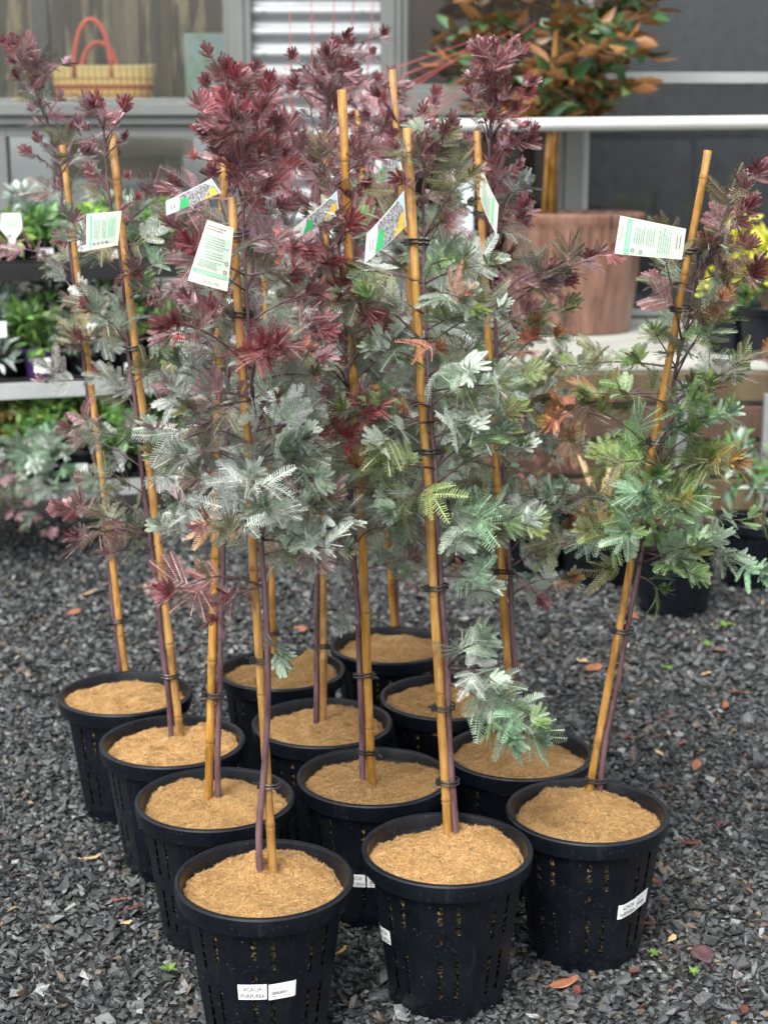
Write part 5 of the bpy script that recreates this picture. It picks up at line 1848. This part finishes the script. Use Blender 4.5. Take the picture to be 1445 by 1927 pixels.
# pale crossbar with orange ribbon below the corrugated panel
rb = thing('stock_rack', "low pale rack bar with hanging orange ribbon under the corrugated panel", 'rack', (PY(530, 480, 6.9).x, 6.9, 0))
bz = PY(530, 480, 6.9).z
b = MB()
b.box((-.25, 0, bz - .045), (.3, .03, bz + .045))
b.build('crossbar', M['rail'], rb, bevel=.004)
for xx in (-.24, .26):
    b = MB()
    b.box((xx, .031, 0), (xx + .03, .06, bz + .04))
    b.build('leg', M['steel'], rb)
b = MB()
b.box((-.03, -.004, bz - .1), (-.004, -.001, bz + .13))
b.build('ribbon', M['orange_tape'], rb)

# ------------------------------------------------------------------ fallen leaves and sprouts on the gravel
def dead_leaf(px, py, mat, L, label, rz, wd=.45, shape=0):
    p = PZ(px, py, .014)
    n = 6
    v, fs = [], []
    rr = random.Random(int(px * 7 + py))
    c1, c2 = rr.uniform(-.35, .5), rr.uniform(.15, .6)
    for i in range(n + 1):
        t = i / n
        w = L * wd * .5 * (math.sin(math.pi * (t * .92 + .04)) ** .8) * (1 + rr.uniform(-.15, .15))
        for s in (-1, -.5, 0, .5, 1):
            v.append(((t - .5) * L, s * w, .004 + L * (.10 * c1 * math.sin(t * 5 + c1) + .25 * c2 * (s * s) * w / L * 1.5) + (0.004 if t > .8 else 0)))
    for i in range(n):
        for j in range(4):
            a = i * 5 + j
            fs.append((a, a + 5, a + 6, a + 1))
    mb = MB()
    mb.add(v, fs)
    mb.tube([(-.5 * L, 0, .004), (-.62 * L, .01 * L, .003), (-.72 * L, .04 * L, .006)], .0012, 5)
    o = mb.build('fallen_leaf', M[mat], None, smooth=True)
    sol = o.modifiers.new('thickness', 'SOLIDIFY')
    sol.thickness = .0006
    o.location = p
    o.rotation_euler = (rr.uniform(-.25, .25), rr.uniform(-.25, .25), rz)
    tag(o, label, 'fallen leaf', 'fallen leaves on the gravel')


DL = [(175, 1617, 'dead_tan', .045, "pale tan curled dead leaf on gravel beside the outer row of pots", .3, .6), (226, 1697, 'dead_brown', .042, "brown dead leaf tipped on edge by the outer row of pots", 2.9, .35), (250, 1712, 'dead_red', .045, "dark red dead leaf touching the second outer pot's base", .4, .35),
      (1300, 1589, 'dead_red', .05, "red-brown dead leaf alone beside the stickered pot of the leaning cane", .1, .45), (1322, 1800, 'dead_purple', .055, "blackish purple crumpled dead leaf on open gravel", 1.9, .8), (1062, 1853, 'dead_brown', .06, "brown bark-like dead leaf in front of the leaning-cane pot", .15, .4),
      (1085, 1868, 'dead_red', .03, "small red dead leaf below the bark-like brown one", 1.4, .5), (645, 1792, 'dead_yellow', .026, "yellow dead leaf between the two front pots", .6, .45), (1118, 1258, 'dead_brown', .06, "broad brown dead leaf behind the leaning cane's pot", .5, .7), (1095, 1245, 'dead_tan', .04, "pale dead leaf lying against the broad brown one", 2.6, .6),
      (1395, 1305, 'dead_brown', .07, "long orange-brown dead leaf at the picture's edge", .4, .35), (1365, 1330, 'dead_brown', .05, "orange-brown dead leaf standing beside the long one", 1.3, .4), (170, 1117, 'dead_tan', .06, "pale pinkish dead leaf in front of the plant stand", .1, .5), (140, 1154, 'dead_brown', .05, "brown dead leaf below the pale pinkish one near the stand", .3, .6),
      (1310, 1442, 'dead_brown', .045, "orange-brown dead leaf on gravel level with the leaning-cane pot's rim", 1.2, .6), (565, 1186, 'dead_brown', .05, "orange dead leaf seen behind the coir-filled pots", .2, .8), (1230, 1660, 'dead_red', .035, "small maroon dead leaf behind the stickered pot's name label", 2.2, .5), (1216, 1742, 'dead_red', .05, "dull red dead leaf below the barcode sticker of the leaning-cane pot", .3, .45),
      (1265, 1770, 'dead_tan', .022, "tiny pale dead leaf near the blackish purple one", .8, .7), (1400, 1905, 'dead_red', .035, "bright rusty dead leaf at the lower corner of the gravel", 1.3, .5), (240, 1740, 'dead_tan', .02, "tiny pinkish leaf scrap left of the second outer pot", 0.2, .6), (1330, 1270, 'dead_tan', .05, "pale brown dead leaf near the yellow-green sprouts", .9, .5),
      (1240, 1420, 'dead_tan', .035, "straw-coloured leaf scrap on mid gravel", 2.0, .4), (1285, 1400, 'dead_brown', .04, "mid-brown dead leaf beside the straw-coloured scrap", 1.0, .5), (1190, 1160, 'dead_brown', .05, "russet dead leaf before the black tubs of shrubs", 2.4, .6), (1350, 1225, 'dead_brown', .06, "russet dead leaf out in the open beyond the long orange one", .4, .5)]
for q in DL: dead_leaf(*q)

# fine litter that nobody could count
n = 1500
yy = rng.uniform(2.0, 6.2, n)
xx = rng.uniform(-1, 1, n) * (.27 * yy + .15)
keep = ~((np.abs(xx + .12) < .62) & (yy > 2.4) & (yy < 4.2)) & ((xx > .2) | (rng.random(n) < .3))
xx, yy = xx[keep], yy[keep]
n = len(xx)
me = leaf_mesh('leaf_litter', np.stack([xx, yy, rng.uniform(.012, .02, n)], 1), np.stack([rng.normal(size=n), rng.normal(size=n), rng.normal(0, .15, n)], 1), np.stack([rng.normal(0, .3, n), rng.normal(0, .3, n), np.ones(n)], 1),
               rng.uniform(.008, .03, n), rng.uniform(.005, .014, n), pick([(.14, .06, .035), (.19, .10, .06), (.10, .035, .028), (.27, .19, .11), (.17, .10, .085), (.07, .04, .03)], n))
tag(link('leaf_litter', me, M['leaf']), kind='stuff')

SPR = [(320, 1826, .028, "bright green four-leaved sprout in the gravel beside the front pot"), (1230, 1796, .022, "small green sprout near the leaning-cane pot's base"), (1305, 1832, .022, "pale two-pronged sprout below the blackish dead leaf"), (1275, 1140, .05, "largest yellow-green weed on the far gravel"), (1255, 1260, .04, "yellow-green weed beside the pale brown dead leaf"), (1365, 1178, .045, "yellow-green weed near the russet leaf on far gravel"), (1330, 1215, .035, "small pale weed between two russet leaves")]
for (px, py, L, lb) in SPR:
    p = PZ(px, py, .016)
    k = 7
    a = rng.uniform(0, 6.28) + np.arange(k) * 2.4
    d = np.stack([np.cos(a), np.sin(a), rng.uniform(.3, 1.1, k)], 1)
    me = leaf_mesh('weed_sprout', np.zeros((k, 3)), d, np.tile([0, -.2, 1.0], (k, 1)) + rng.normal(0, .1, (k, 3)), rng.uniform(.5, .85, k) * L, rng.uniform(.3, .4, k) * L, pick([(.10, .20, .035), (.15, .25, .05)], k, .15))
    o = link('weed_sprout', me, M['leaf'])
    o.location = p
    tag(o, lb, 'weed', 'weeds in the gravel')
